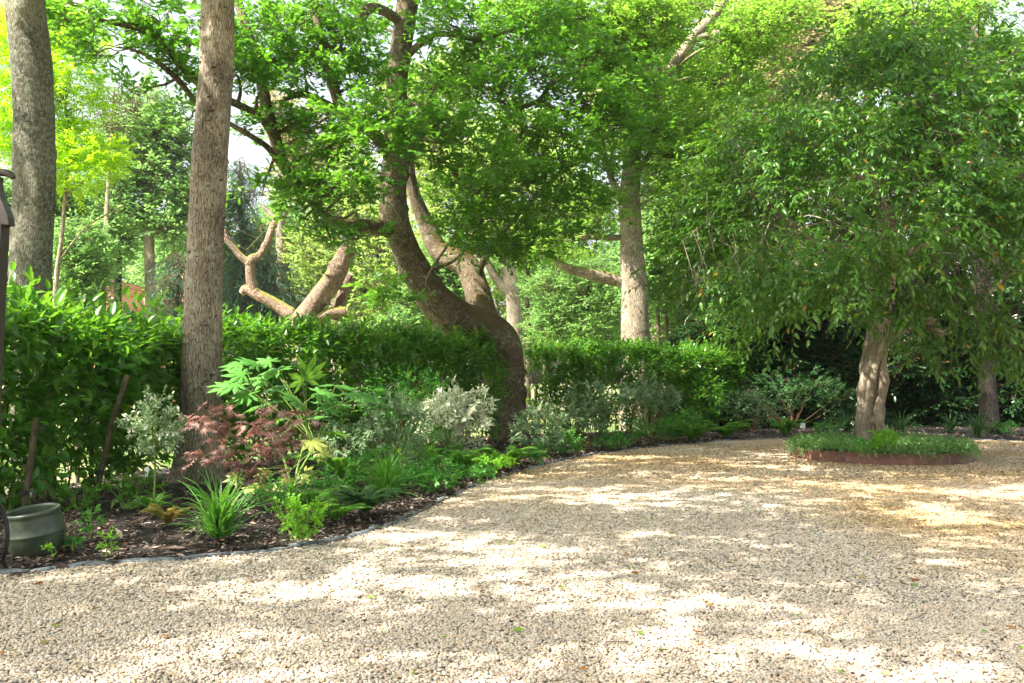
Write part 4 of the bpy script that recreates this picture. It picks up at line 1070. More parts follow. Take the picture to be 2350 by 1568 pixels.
# ---------------------------------------------------------------- background trees
def bg_tree(name, label, cat, mat, bark, trunk, clumps, n, size=.24, T=None, d=None, group=None, K=8, L=.8, limbs=(), gap=(2.2, -.55), planar=True, droop=.1, updir=.1, spread=.85, twigs=True, seed=0, out=.7, bush=False):
    r = np.random.default_rng(abs(hash(label)) % 1000 if False else seed)
    mb = MB()
    P, R = px_path(trunk, 1, d)
    if len(trunk[0]) < 5: P = np.vstack([[P[0][0], P[0][1], -.05], P]) if P[0][2] > .3 else P
    if len(P) > len(R): R = np.append(R[0] * 1.15, R)
    t = thing(name, label, cat, (P[0][0], P[0][1], 0), group)
    tube(mb, P, R, 14, 6, knots(seed, 6, 10, .1, .2, .4)); sk = list(skeleton(P, R))
    for i, Lm in enumerate(limbs):
        p, q = px_path(Lm, 1, d); tube(mb, p, q, 8, 5, seed=i * .3); sk += list(skeleton(p, q, 3))
    sk = np.array(sk)
    for c in clumps:
        C, _ = clump_world(c); limb_to(mb, r, sk, C, .09 if not bush else .03, .02 if not bush else .01, segs=6)
    mb.build('trunk', M[bark], t)
    crown = MB(); tw = MB() if twigs else None
    foliage(crown, r, clumps, T or BROAD, size, n_total=n, K=K, L=L, gap=gap, twb=tw, twr=.012 if not bush else .006, droop=droop, updir=updir, spread=spread, planar=planar, out=out, low=.05)
    crown.merge(tw).build('crown', [M[mat], M['bark_branch']], t)
    return t

bg_tree('acacia_tree', 'lime yellow feathery tree glowing behind the lichen covered trunk at the left', 'tree', 'lime_leaf', 'bark_pale',
        [(118, 950, 12), (128, 660, 11), (140, 560, 10), (150, 450, 9), (160, 350, 8), (150, 240, 6)],
        [(60, 120, 90, 80, 19), (170, 110, 60, 50, 19), (20, 190, 80, 60, 19), (150, 190, 80, 50, 19), (60, 280, 100, 40, 19), (180, 250, 50, 40, 19), (215, 345, 65, 36, 19), (150, 340, 70, 40, 19), (200, 390, 60, 34, 19), (60, 350, 60, 40, 19), (170, 420, 50, 26, 19), (0, 300, 60, 40, 19), (130, 60, 60, 40, 19), (20, 60, 60, 50, 19)],
        3000, .12, NARROW, 19, K=12, L=.4, gap=(.9, -.45), droop=.2, updir=0., twigs=False, limbs=[[(150, 450, 6), (200, 410, 5), (240, 380, 3)], [(135, 600, 5), (200, 520, 4), (290, 470, 3)]], seed=201)
bg_tree('tree', 'tall forked tree with light airy crown, in front of the tiled roof', 'tree', 'far_leaf', 'bark_pale',
        [(346, 900, 28), (346, 740, 25), (345, 640, 24), (342, 540, 22), (340, 460, 22), (342, 380, 15), (346, 280, 11), (350, 200, 6)],
        [(330, 300, 80, 50, 36), (390, 330, 70, 60, 36), (300, 370, 70, 50, 36), (370, 400, 80, 50, 36), (420, 450, 60, 40, 36), (280, 440, 60, 40, 36), (350, 240, 60, 50, 36), (310, 500, 60, 36, 36), (400, 520, 60, 36, 36), (270, 330, 40, 40, 36)],
        1700, .2, BROAD, 36, limbs=[[(342, 500, 14), (300, 470, 13), (280, 440, 8)], [(344, 480, 12), (380, 440, 12), (410, 420, 7)]], gap=(1.8, -.35), seed=202)
bg_tree('bare_tree', 'grey dead looking twiggy tree top beside the lime yellow tree', 'tree', 'far_beige', 'bark_pale',
        [(235, 900, 12), (240, 600, 11), (250, 400, 9), (255, 300, 7), (262, 200, 4)],
        [(270, 230, 50, 36, 30), (240, 260, 40, 30, 30), (300, 250, 36, 26, 30), (270, 290, 40, 26, 30)], 130, .08, NARROW, 30, K=3, L=.9, gap=None, seed=203, droop=0.)
bg_tree('shrub', 'glossy mid green laurel bush behind the left hedge, left of the roof', 'shrub', 'far_leaf', 'bark_branch',
        [(200, 860, 14), (200, 740, 12), (200, 640, 8)],
        [(170, 640, 60, 40, 29), (220, 600, 44, 40, 29), (190, 550, 60, 40, 29), (200, 690, 44, 36, 29), (160, 580, 40, 40, 29), (140, 700, 50, 40, 29)], 1100, .17, LAUREL, 29, K=7, L=.5, bush=True, gap=None, seed=204)
bg_tree('tree', 'dark leaved tree in shade between the laurel bush and the forked tree', 'tree', 'far_leaf', 'bark_dark',
        [(270, 880, 20), (270, 700, 18), (272, 560, 14), (275, 460, 8)],
        [(280, 540, 50, 40, 40), (250, 500, 50, 50, 40), (200, 460, 60, 40, 40), (160, 500, 50, 40, 40), (230, 560, 50, 40, 40)], 800, .24, BROAD, 40, seed=205)
bg_tree('conifer', 'weeping blue green conifer with hanging sprays right of the straight trunk', 'tree', 'blue_green', 'bark_dark',
        [(565, 900, 20), (562, 740, 18), (558, 600, 15), (553, 480, 9), (550, 370, 4)],
        [(552, 400, 24, 40, 38), (552, 470, 40, 46, 38), (560, 540, 60, 46, 38), (540, 610, 60, 44, 38), (600, 620, 60, 44, 38), (560, 680, 90, 44, 38), (640, 690, 60, 40, 38), (530, 730, 60, 30, 38), (600, 740, 80, 30, 38)],
        2000, .16, NARROW, 38, K=11, L=.9, droop=.8, updir=-.7, gap=(1.2, -.5), planar=False, seed=206)
bg_tree('conifer', 'low weeping blue green conifer left of the straight trunk, beside the roof', 'tree', 'blue_green', 'bark_dark',
        [(408, 880, 12), (408, 740, 11), (408, 640, 6), (408, 580, 3)],
        [(408, 610, 24, 30, 34), (405, 660, 34, 30, 34), (400, 710, 42, 30, 34), (420, 740, 36, 24, 34)], 600, .14, NARROW, 34, K=11, L=.8, droop=.8, updir=-.7, gap=None, planar=False, seed=207)
bg_tree('tree', 'tall pale grey trunk with thin yellowish crown behind the cut back tree', 'tree', 'far_beige', 'bark_pale',
        [(655, 900, 26), (650, 740, 24), (646, 640, 22), (645, 540, 24), (640, 480, 20), (655, 400, 12), (665, 300, 8), (670, 220, 5)],
        [(670, 270, 50, 44, 44), (700, 340, 50, 40, 44), (640, 330, 40, 40, 44), (680, 400, 50, 36, 44), (630, 250, 40, 30, 44)], 500, .22, BROAD, 44, limbs=[[(642, 520, 14), (620, 490, 12), (600, 470, 7)], [(648, 500, 12), (668, 470, 10)]], gap=(1.5, -.1), seed=208)
bg_tree('tree', 'bright yellow green bushy tree behind the cut back tree and the leaning oak', 'tree', 'far_yellow', 'bark_pale',
        [(790, 900, 20), (790, 760, 18), (800, 640, 12), (810, 540, 7)],
        [(720, 580, 70, 50, 44), (800, 520, 70, 50, 44), (870, 580, 80, 60, 44), (860, 660, 90, 50, 44), (740, 640, 60, 50, 44), (920, 720, 80, 50, 44), (840, 740, 70, 40, 44), (960, 640, 60, 60, 44), (760, 460, 60, 40, 44)], 2000, .2, BROAD, 44, gap=(2.0, -.7), seed=209)
bg_tree('tree', 'pale sunlit tree filling the gap above the left branch of the leaning oak', 'tree', 'far_yellow', 'bark_pale',
        [(770, 900, 20), (765, 700, 18), (760, 500, 12), (750, 360, 6)],
        [(740, 380, 70, 50, 56), (810, 400, 70, 60, 56), (690, 450, 60, 40, 56), (850, 460, 60, 50, 56), (780, 330, 50, 40, 56), (620, 560, 60, 50, 56), (700, 540, 60, 50, 56)], 1000, .3, BROAD, 56, gap=(2.0, -.4), seed=210)
bg_tree('tree', 'thick pale forked trunk between the leaning oak and the upright pale oak', 'tree', 'far_yellow', 'bark_pale',
        [(1186, 900, 38), (1182, 780, 34), (1178, 700, 33), (1170, 640, 34), (1168, 590, 32), (1165, 480, 22), (1160, 350, 14)],
        [(1120, 380, 100, 60, 45), (1200, 440, 90, 60, 45), (1060, 460, 80, 60, 45), (1130, 520, 90, 50, 45), (1240, 360, 90, 60, 45), (1020, 380, 80, 60, 45), (1010, 540, 60, 50, 45), (1280, 470, 80, 60, 45), (1180, 300, 90, 50, 45)], 2300, .26, BROAD, 45,
        limbs=[[(1176, 680, 24), (1140, 640, 22), (1122, 610, 16), (1100, 560, 10)]], gap=(2.4, -.7), seed=211)
bg_tree('tree', 'sunlit tree low behind the elbow of the leaning oak', 'tree', 'far_leaf', 'bark_pale',
        [(1010, 900, 18), (1010, 780, 15), (1015, 680, 9)],
        [(1000, 640, 60, 50, 38), (1050, 680, 50, 40, 38), (960, 700, 50, 40, 38), (930, 760, 60, 36, 38), (1010, 600, 50, 40, 38)], 900, .2, BROAD, 38, seed=212)
bg_tree('hawthorn', 'small leaved yellow green thicket bush left of the pale oak trunk', 'shrub', 'far_leaf', 'bark_dark',
        [(1340, 930, 12), (1345, 780, 11), (1350, 680, 8), (1350, 600, 4)],
        [(1340, 680, 60, 44, 33), (1280, 720, 50, 44, 33), (1390, 720, 44, 44, 33), (1340, 760, 70, 36, 33), (1260, 660, 50, 36, 33), (1370, 630, 50, 36, 33), (1240, 760, 44, 30, 33), (1300, 620, 40, 30, 33)], 1500, .12, BROAD, 33, K=8, L=.5, bush=True, gap=(1.0, -.3), seed=213)
for i, (x, d, wd, top, lab) in enumerate([(1212, 50, 11, 560, 'slim dark trunked tree just right of the thick pale forked trunk'), (1250, 54, 9, 600, 'slim trunked tree in the far wood, midway between forked trunk and pale oak'),
                                          (1510, 36, 9, 620, 'thin dark pole stemmed tree just right of the pale oak trunk'), (1530, 37, 8, 640, 'second thin pole stemmed tree right of the pale oak trunk'), (660, 50, 12, 540, 'dim slim trunk seen behind the fork of the cut back tree')]):
    bg_tree('slim_tree', lab, 'tree', 'far_leaf', 'bark_branch', [(x, 900, wd), (x + 1, 760, wd), (x - 2, 680, wd * .9), (x + 2, top, wd * .6)],
            [(x - 10, top - 20, 60, 40, d), (x + 30, top + 20, 50, 40, d), (x - 40, top + 30, 44, 34, d)], 420, .24, BROAD, d, seed=220 + i, gap=(1.6, -.4))
# far wood: tall crowns closing the view
FW = [('tall far tree glowing yellow green above the middle of the hedge, behind the oak canopy', 'far_yellow', 1000, 62, [(940, 330), (1040, 280), (980, 420), (1080, 380), (1000, 200), (1080, 160), (920, 240)]),
      ('far tree closing the view left of the pale oak trunk', 'far_leaf', 1310, 62, [(1260, 560), (1350, 540), (1300, 640), (1400, 620), (1220, 620), (1320, 460), (1400, 700), (1260, 720)]),
      ('tall bright far tree behind the crown of the pale oak', 'far_yellow', 1500, 60, [(1440, 300), (1540, 260), (1500, 380), (1420, 200), (1600, 180), (1580, 340), (1500, 120), (1400, 100), (1500, 480)]),
      ('tall far tree with beige blossom colour above the drooping evergreen', 'far_beige', 1830, 52, [(1790, 120), (1860, 150), (1900, 90), (1760, 200), (1830, 60), (1930, 160), (1850, 230), (1780, 40), (1900, 30)]),
      ('tall pale green far tree right of the pale oak limbs', 'far_yellow', 1700, 58, [(1680, 100), (1640, 200), (1700, 240), (1720, 30), (1620, 300), (1700, 340)]),
      ('bright green tree behind the upper right corner of the drooping evergreen', 'oak_bright', 2110, 34, [(2000, 60), (2080, 40), (2160, 80), (2050, 130), (2130, 150), (1960, 140), (2220, 60), (2250, 130), (2180, 180), (2300, 170)]),
      ('deep green tree behind the left half of the drooping evergreen', 'oak_leaf', 1660, 34, [(1620, 420), (1700, 360), (1780, 300), (1700, 480), (1620, 540), (1800, 420), (1760, 540), (1860, 340), (1860, 480), (1940, 420), (1900, 560), (1960, 520), (1800, 600)]),
      ('deep green tree behind the right half of the drooping evergreen', 'oak_leaf', 2420, 34, [(2000, 300), (2080, 360), (2160, 280), (2240, 360), (2320, 280), (2000, 440), (2120, 480), (2220, 480), (2320, 420), (2380, 520), (2300, 560)]),
      ('far tree behind the left of the straight trunk, high and hazy', 'far_leaf', 430, 60, [(400, 640), (440, 560), (380, 600), (430, 700), (470, 640), (460, 480)]),
      ('green tree far left behind the lichen trunk', 'far_leaf', 60, 34, [(20, 480), (60, 540), (130, 500), (10, 600), (110, 600), (160, 640), (40, 660), (100, 440), (190, 500)]),
      ('dim green tree filling the gap between the pale oak and the evergreen', 'far_leaf', 1560, 40, [(1540, 600), (1580, 680), (1540, 520), (1620, 560), (1560, 760), (1500, 680), (1620, 640), (1640, 740)]),
      ]
for i, (lab, mat, x, d, cs) in enumerate(FW):
    bg_tree('tree', lab, 'tree', mat, 'bark_pale', [(x, 900, 34 * 40 / d), (x + 5, 700, 30 * 40 / d), (x, 500, 24 * 40 / d), (x + 4, min(c[1] for c in cs) + 60, 8)],
            [(a, b, 75, 55, d + (k % 3) - 1) for k, (a, b) in enumerate(cs)], 240 * len(cs), .32 if d > 45 else .2, BROAD, d, seed=240 + i, gap=(2.6, -.7), L=1.0 if d > 45 else .7)
FW2 = 0
FT = [('hazy far tree on the skyline left of the straight trunk', 'far_leaf', [(250, 640), (320, 600), (180, 660), (380, 680)], 66),
      ('hazy far tree on the skyline behind the weeping conifer', 'far_leaf', [(520, 640), (600, 600), (660, 640), (700, 700), (560, 720)], 66),
      ('far tree line crown behind the bright yellow green bushy tree', 'far_yellow', [(760, 640), (840, 620), (900, 560), (800, 720), (920, 660), (980, 740), (880, 480)], 70),
      ('far tree line crown low behind the thick forked trunk', 'far_yellow', [(1100, 640), (1180, 600), (1060, 720), (1160, 700), (1240, 680), (1240, 760), (1120, 770)], 70),
      ('far tree line crown low behind the hawthorn thicket', 'far_leaf', [(1300, 760), (1380, 780), (1440, 760), (1340, 700), (1420, 660), (1500, 760), (1480, 560)], 68),
      ('far tree line crown low behind the thin pole stems', 'far_yellow', [(1560, 780), (1620, 760), (1520, 700), (1600, 680), (1560, 620)], 66)]
for i, (lab, mat, cs, d) in enumerate(FT):
    bg_tree('tree', lab, 'tree', mat, 'bark_pale', [(cs[0][0] + 40, 900, 16), (cs[0][0] + 40, 760, 14), (cs[0][0] + 40, 660, 8)], [(a, b, 80, 55, d) for a, b in cs], 170 * len(cs), .4, BROAD, d, seed=260 + i, gap=(3, -.8), L=1.2, twigs=False)

# dark evergreens behind the ring
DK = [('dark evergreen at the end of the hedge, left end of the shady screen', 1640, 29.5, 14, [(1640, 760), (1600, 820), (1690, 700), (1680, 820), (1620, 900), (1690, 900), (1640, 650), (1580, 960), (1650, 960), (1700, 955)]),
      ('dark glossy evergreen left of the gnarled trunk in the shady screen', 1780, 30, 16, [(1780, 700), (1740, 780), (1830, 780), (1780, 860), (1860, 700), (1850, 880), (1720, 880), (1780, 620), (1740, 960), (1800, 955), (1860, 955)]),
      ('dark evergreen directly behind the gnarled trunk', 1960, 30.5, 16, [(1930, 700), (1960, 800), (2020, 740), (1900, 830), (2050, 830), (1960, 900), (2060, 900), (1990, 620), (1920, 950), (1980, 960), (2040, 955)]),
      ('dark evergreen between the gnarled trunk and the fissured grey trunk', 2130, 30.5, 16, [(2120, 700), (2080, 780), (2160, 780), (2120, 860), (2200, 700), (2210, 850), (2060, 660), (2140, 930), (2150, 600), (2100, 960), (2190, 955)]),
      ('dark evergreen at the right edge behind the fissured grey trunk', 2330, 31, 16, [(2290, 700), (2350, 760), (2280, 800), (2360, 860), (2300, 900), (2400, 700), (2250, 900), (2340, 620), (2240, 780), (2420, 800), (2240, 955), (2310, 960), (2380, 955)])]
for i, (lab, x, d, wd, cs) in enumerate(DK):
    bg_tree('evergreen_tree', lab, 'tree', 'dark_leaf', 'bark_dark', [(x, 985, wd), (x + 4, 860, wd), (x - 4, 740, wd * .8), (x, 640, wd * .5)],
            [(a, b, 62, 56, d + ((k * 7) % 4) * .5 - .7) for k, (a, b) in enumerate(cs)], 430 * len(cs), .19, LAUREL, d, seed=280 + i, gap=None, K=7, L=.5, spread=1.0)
def fissured():
    P, R = px_path([(2270, 1005, 52), (2269, 960, 42), (2266, 880, 38), (2262, 800, 34), (2256, 700, 38), (2250, 560, 30), (2246, 400, 22)], 1, 25.5)
    P[0, 2] = -.05
    r = np.random.default_rng(300)
    t = thing('tree', 'dark fissured grey trunk standing in deep shade near the right edge', 'tree', (P[0][0], P[0][1], 0))
    mb = MB(); tube(mb, P, R, 24, 8, flare(knots(9, 12, 8, .12, .14, .3), .4, .25)); sk = skeleton(P, R)
    cl = [(2200, 420, 80, 60, 25), (2300, 400, 80, 60, 25), (2260, 300, 90, 60, 25), (2340, 300, 70, 60, 25), (2180, 540, 60, 40, 26), (2330, 520, 70, 50, 25)]
    for c in cl: limb_to(mb, r, sk, clump_world(c)[0], .05, .015)
    mb.build('trunk', M['bark_dark'], t)
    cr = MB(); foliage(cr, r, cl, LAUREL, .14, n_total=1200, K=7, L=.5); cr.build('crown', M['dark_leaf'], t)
fissured()

# ---------------------------------------------------------------- cut back tree
def pollard():
    d = 26.0; r = np.random.default_rng(310)
    P, R = px_path([(688, 985, 84), (688, 860, 70), (690, 770, 62), (694, 735, 52), (716, 705, 46), (742, 672, 48), (765, 640, 46), (784, 600, 41), (803, 566, 37)], 1, d)
    P[0, 2] = -.05
    t = thing('pollarded_tree', 'cut back leafless tree with thick reddish sawn limbs beyond the hedge', 'tree', (P[0][0], P[0][1], 0))
    mb = MB(); tube(mb, P, R, 36, 14, knots(11, 46, 7, .36, .10, .3))
    ends = [(P[-1], P[-1] - P[-2], R[-1])]
    for i, L in enumerate([[(690, 750, 44), (664, 720, 34), (625, 694, 27), (590, 676, 25), (566, 664, 22), (556, 672, 18)], [(582, 672, 24), (576, 645, 22), (574, 615, 21), (577, 598, 23), (596, 585, 16), (612, 558, 15), (622, 530, 15), (634, 503, 15)],
                           [(578, 606, 20), (556, 592, 17), (538, 572, 15), (522, 552, 13), (515, 530, 12)], [(700, 742, 34), (730, 730, 27), (765, 718, 26), (795, 716, 25)], [(770, 735, 30, 26.6), (778, 700, 26, 26.6), (792, 660, 24, 26.6), (806, 632, 22, 26.6)],
                           [(765, 640, 20), (780, 655, 14), (786, 668, 9)]]):
        p, q = px_path(L, 1, d); tube(mb, p, q, 18, 8, knots(90 + i, 14, 4, .34, .07, .12), seed=i * .5); ends.append((p[-1], p[-1] - p[-2], q[-1]))
    m = 26; a = at(632, 515, d); b = at(800, 580, d)
    A0 = np.vstack([np.tile(a, (12, 1)), np.tile(b, (14, 1))]) + r.normal(size=(26, 3)) * .08
    twig_tubes(mb, A0, A0 + norm(r.normal(size=(26, 3)) + [-.6, 0, .2]) * r.uniform(.4, 1.3, (26, 1)), .010, .004, rng=r, wob=.25)
    mb.build('trunk', M['bark_pollard'], t)
    for c, ax, rr in ends:
        ax = norm(ax); k = MB(); tube(k, [c + ax * rr * .12, c + ax * (rr * .12 + .015)], [rr * .8, rr * .78], 16, 2); k.build('cut_face', M['cut_wood'], t)
pollard()

# ---------------------------------------------------------------- house far behind
def house():
    d = 54.0
    c = at(330, 720, d)
    t = thing('house', 'house with an orange tiled roof far behind the left hedge', 'house', (c[0], c[1], 0))
    zr = at(0, 606, d)[2]; ze = at(0, 735, d)[2]
    x0, x1 = at(285, 0, d)[0], at(410, 0, d)[0]
    def prism(mb, xa, xb, ya, yb, z0, z1, ridge_x=True, hip=0.):
        if ridge_x:
            ym = (ya + yb) / 2
            V = [(xa, ya, z0), (xb, ya, z0), (xb, yb, z0), (xa, yb, z0), (xa + hip, ym, z1), (xb - hip, ym, z1)]
            mb.add(V, [np.array([[0, 1, 5, 4], [2, 3, 4, 5]]), np.array([[1, 2, 5], [3, 0, 4]])])
        else:
            xm = (xa + xb) / 2
            V = [(xa, ya, z0), (xb, ya, z0), (xb, yb, z0), (xa, yb, z0), (xm, ya, z1), (xm, yb, z1)]
            mb.add(V, [np.array([[0, 4, 5, 3], [1, 2, 5, 4]]), np.array([[0, 1, 4], [2, 3, 5]])])
    mb = MB(); prism(mb, x0 - .4, x1 + 1.2, d, d + 8, ze - .6, zr, True, 2.0)
    prism(mb, x0 - 1.6, x0 + 1.6, d - 2.2, d + 3.8, ze - .6, zr - 1.0, False)
    mb.build('roof', M['roof'], t, smooth=False)
    w_ = MB()
    def box(mb, a, b):
        V = [(x, y, z) for x in (a[0], b[0]) for y in (a[1], b[1]) for z in (a[2], b[2])]
        mb.add(V, np.array([[0, 1, 3, 2], [4, 6, 7, 5], [0, 4, 5, 1], [2, 3, 7, 6], [0, 2, 6, 4], [1, 5, 7, 3]]))
    box(w_, (x0, d + .4, 0), (x1 + .8, d + 7.6, ze - .6)); box(w_, (x0 - 1.3, d - 1.9, 0), (x0 + 1.3, d + .39, ze - .61))
    w_.build('wall', M['brick_wall'], t, smooth=False)
    for k in range(2):
        wv = MB(); xx = x0 + 2.6 + k * 1.8; box(wv, (xx, d + .32, ze - 2.4), (xx + 1.0, d + .39, ze - 1.3)); wv.build('window', M['cable'], t, smooth=False)
house()
# ================================================================== HEDGES
def box(mb, a, b, mat=0):
    V = [(x, y, z) for x in (a[0], b[0]) for y in (a[1], b[1]) for z in (a[2], b[2])]
    mb.add(V, np.array([[0, 1, 3, 2], [4, 6, 7, 5], [0, 4, 5, 1], [2, 3, 7, 6], [0, 2, 6, 4], [1, 5, 7, 3]]), None, mat)

def hedge(label, path, h, th, n, size, seed, T=LAUREL, stems=10, clear=.9, wild=.1, K=8):
    r = np.random.default_rng(seed)
    P = resample(catmull(np.array([(x, y, 0) for x, y in path], float), 10), .1)
    Tn = norm(np.gradient(P, axis=0)); Nn = np.stack([Tn[:, 1], -Tn[:, 0], 0 * Tn[:, 0]], 1)   # towards the drive
    mid = P[len(P) // 2]
    t = thing('hedge', label, 'hedge', (mid[0], mid[1], 0))
    mb = MB(); sn_ = SN(seed, 1.2)
    i = r.integers(0, len(P), n); u = r.uniform(size=n)
    base = P[i] + Tn[i] * r.uniform(-.1, .1, (n, 1))
    hh = h + .13 * sn_(base) * (1 + wild)
    front = u < .46; top = (u >= .46) & (u < .74); back = (u >= .74) & (u < .86); inn = u >= .86
    z = np.where(top, hh - np.abs(r.normal(size=n)) * .08, 0)
    zf = clear - .25 + (hh - clear + .2) * r.uniform(0, 1, n) ** .8
    lowm = r.uniform(size=n) < .24
    zf = np.where(lowm, r.uniform(.15, clear, n), zf)
    z = np.where(top, z, zf)
    off = np.where(front, th / 2, np.where(back, -th / 2, r.uniform(-.5, .5, n) * th)) + sn_(np.stack([base[:, 0], base[:, 1], z], 1)) * .12 - np.abs(r.normal(size=n)) * .12 * np.where(front, 1, np.where(back, -1, 0))
    off = off - np.where(top, 0, np.maximum(0, 1 - z) * np.sign(off) * .18)
    C = base + Nn[i] * off[:, None]; C[:, 2] = z
    D = r.normal(size=(n, 3)) * .35 + np.array([0, 0, .55])
    D += Nn[i] * np.where(front, .7, np.where(back, -.7, 0))[:, None]
    D[:, 2] += np.where(top, .6, 0)
    shoots(mb, r, T, C - norm(D) * .12, norm(D), .30 * size / .12, K, size, spread=1.0, planar=False, droop=.22, jit=.25, up=.7)
    # long shoots standing out
    m = int(n * wild * .35); j = r.integers(0, len(P), m)
    C = P[j] + Nn[j] * (th * .3 * r.uniform(-1, 1.3, (m, 1))); C[:, 2] = h - .05 + r.uniform(-.35, .02, m)
    D = r.normal(size=(m, 3)) * .35 + [0, 0, 1.]
    shoots(mb, r, T, C, D, .42 * size / .12, 10, size * .95, spread=.85, planar=False, droop=.1, up=.6)
    tw = MB(); m = n // 3; j = r.integers(0, len(P), m)
    A0 = P[j] + Nn[j] * r.normal(size=(m, 1)) * .12; A0[:, 2] = r.uniform(.3, h - .7, m)
    A1 = A0 + Nn[j] * r.normal(size=(m, 1)) * .35 + Tn[j] * r.normal(size=(m, 1)) * .25; A1[:, 2] += r.uniform(.3, .8, m)
    twig_tubes(tw, A0, A1, .009, .004, rng=r)
    mb.merge(tw).build('foliage', [M['hedge_leaf'], M['twig_dark']], t)
    for k in range(stems):
        q = P[int((k + r.uniform(.2, .8)) / stems * len(P))] + np.array([r.normal() * .1, r.normal() * .1, 0])
        s = MB(); R0 = r.uniform(.014, .028)
        tube(s, [q, q + [r.normal() * .06, r.normal() * .06, .6], q + [r.normal() * .12, r.normal() * .12, 1.2], q + [r.normal() * .2, r.normal() * .2, h - .4]], [R0, R0 * .85, R0 * .7, R0 * .4], 7, 4, seed=k * .2)
        s.build('stem', M['stem_brown'] if k % 3 else M['bark_branch'], t)
    return t
hedge('near cherry laurel hedge with large glossy leaves behind the green pot', [(-7.2, 9.0), (-6.1, 9.9), (-5.75, 11.3), (-5.65, 12.8), (-5.5, 13.9)], 2.2, 1.05, 1600, .19, 401, stems=12, wild=.16, K=7)
hedge('middle laurel hedge between the straight trunk and the leaning oak, sunlit on top', [(-5.2, 14.4), (-4.6, 15.8), (-3.4, 17.4), (-2.1, 19.7), (-.75, 22.2)], 2.3, 1.0, 2500, .165, 402, stems=26, wild=.24)
hedge('far hedge right of the leaning oak, bare stemmed below', [(.55, 23.6), (1.6, 24.4), (2.9, 25.2), (4.6, 26.6), (5.9, 27.7), (7.2, 29.0)], 2.32, .95, 2200, .155, 403, stems=32, clear=1.1, wild=.2)

# ---- wire fence and stake
def wire_fence():
    t = thing('wire_fence', 'thin wire mesh fence behind the stems of the near hedge', 'fence', (-6.2, 11.5, 0))
    P = resample(catmull(np.array([(-8.2, 9.2, 0), (-6.9, 10.2, 0), (-6.45, 11.5, 0), (-6.3, 13.2, 0), (-5.7, 15.2, 0), (-4.6, 17.2, 0), (-2.9, 20.0, 0)]), 8), .1)
    mb = MB(); r = np.random.default_rng(1)
    H = 1.2
    for z in np.arange(.05, H + .01, .1):
        A = P + [0, 0, z]; twig_tubes(mb, A[:-1], A[1:], .0018, .0018)
    twig_tubes(mb, P, P + [0, 0, H], .0018, .0018)
    mb.build('wire_mesh', M['wire'], t)
    for i in range(0, len(P), 24):
        s = MB(); tube(s, [P[i], P[i] + [0, 0, 1.3]], [.03, .03], 8, 3); s.build('post', M['wood_stake'], t)
wire_fence()
def stake(label, pts, wd, d):
    P, R = px_path([(x, y, wd) for x, y in pts], 1, d)
    t = thing('stake', label, 'stake', (P[0][0], P[0][1], 0)); mb = MB(); P[0, 2] = 0; tube(mb, P, R, 8, 4); mb.build('pole', M['wood_stake'], t)
    k = MB(); q = P[1] * .5 + P[0] * .5; tube(k, [q + [0, -.05, 0], q + [0, -.05, .02], q + [.0, -.052, .04]], [.035, .036, .035], 8, 2); k.build('tie', M['cable'], t)
stake('round wooden stake leaning right between the near hedge and the straight trunk', [(215, 1150), (250, 1000), (292, 862)], 13, 10.7)
stake('leaning wooden stake just above the green pot', [(52, 1165), (70, 1060), (84, 960)], 14, 9.6)
def background_trunk():
    P, R = px_path([(150, 1110, 60), (128, 1060, 46), (118, 960, 38), (112, 860, 34)], 1, 15.0)
    P[0, 2] = -.05
    mb = MB(); tube(mb, P, R, 14, 6, knots(14, 5, 3, .1)); 
# ================================================================== BED PLANTS
def fern(label, x, y, n, L, seed, mat='fern', z=.08, tilt=.9, group=None, wd=.15):
    r = np.random.default_rng(seed); b = gd(x, y, z)
    t = thing('fern', label, 'fern', b, group); mb = MB(); st = MB()
    n = int(n * 1.35)
    for k in range(n):
        a = k * 2.4 + r.uniform(-.3, .3); l = L * r.uniform(.65, 1.1); el = min(1.45, r.uniform(.85, 1.35) * tilt)
        o = np.array([math.cos(a), math.sin(a), 0]); m = 22
        s = np.linspace(.12, 1, m)[:, None]
        # arc: starts steep and bends over
        ang = el - (el + .15) * s ** 1.8
        dxy = np.cumsum(np.cos(ang) * l / m, 0); dz = np.cumsum(np.sin(ang) * l / m, 0)
        C = b + o * dxy + np.array([0, 0, 1]) * dz
        T = norm(np.gradient(C, axis=0)); S = np.cross(T, [0, 0, 1.0]); S = norm(S); U = np.cross(S, T)
        w_ = l * wd * (np.sin(np.clip(s, 0, 1) * 2.6) * .9 + .12)
        for sg in (1, -1):
            place(mb, NARROW, C, S * sg + T * .35 + r.normal(size=C.shape) * .08 - U * .12, U + r.normal(size=C.shape) * .15, w_[:, 0], np.full(m, r.uniform()) * .6 + r.uniform(0, .4, m))
            place(mb, NARROW, C + T * l / m * .5, S * sg + T * .45 + r.normal(size=C.shape) * .08 - U * .12, U + r.normal(size=C.shape) * .15, w_[:, 0] * .95, np.full(m, r.uniform()) * .6 + r.uniform(0, .4, m))
        twig_tubes(st, C[:-1:3], C[1::3][:len(C[:-1:3])] + T[:-1:3] * l / m * 2, .0022, .0016)
    mb.build('fronds', M[mat], t); st.build('stalks', M['stem_green'], t)

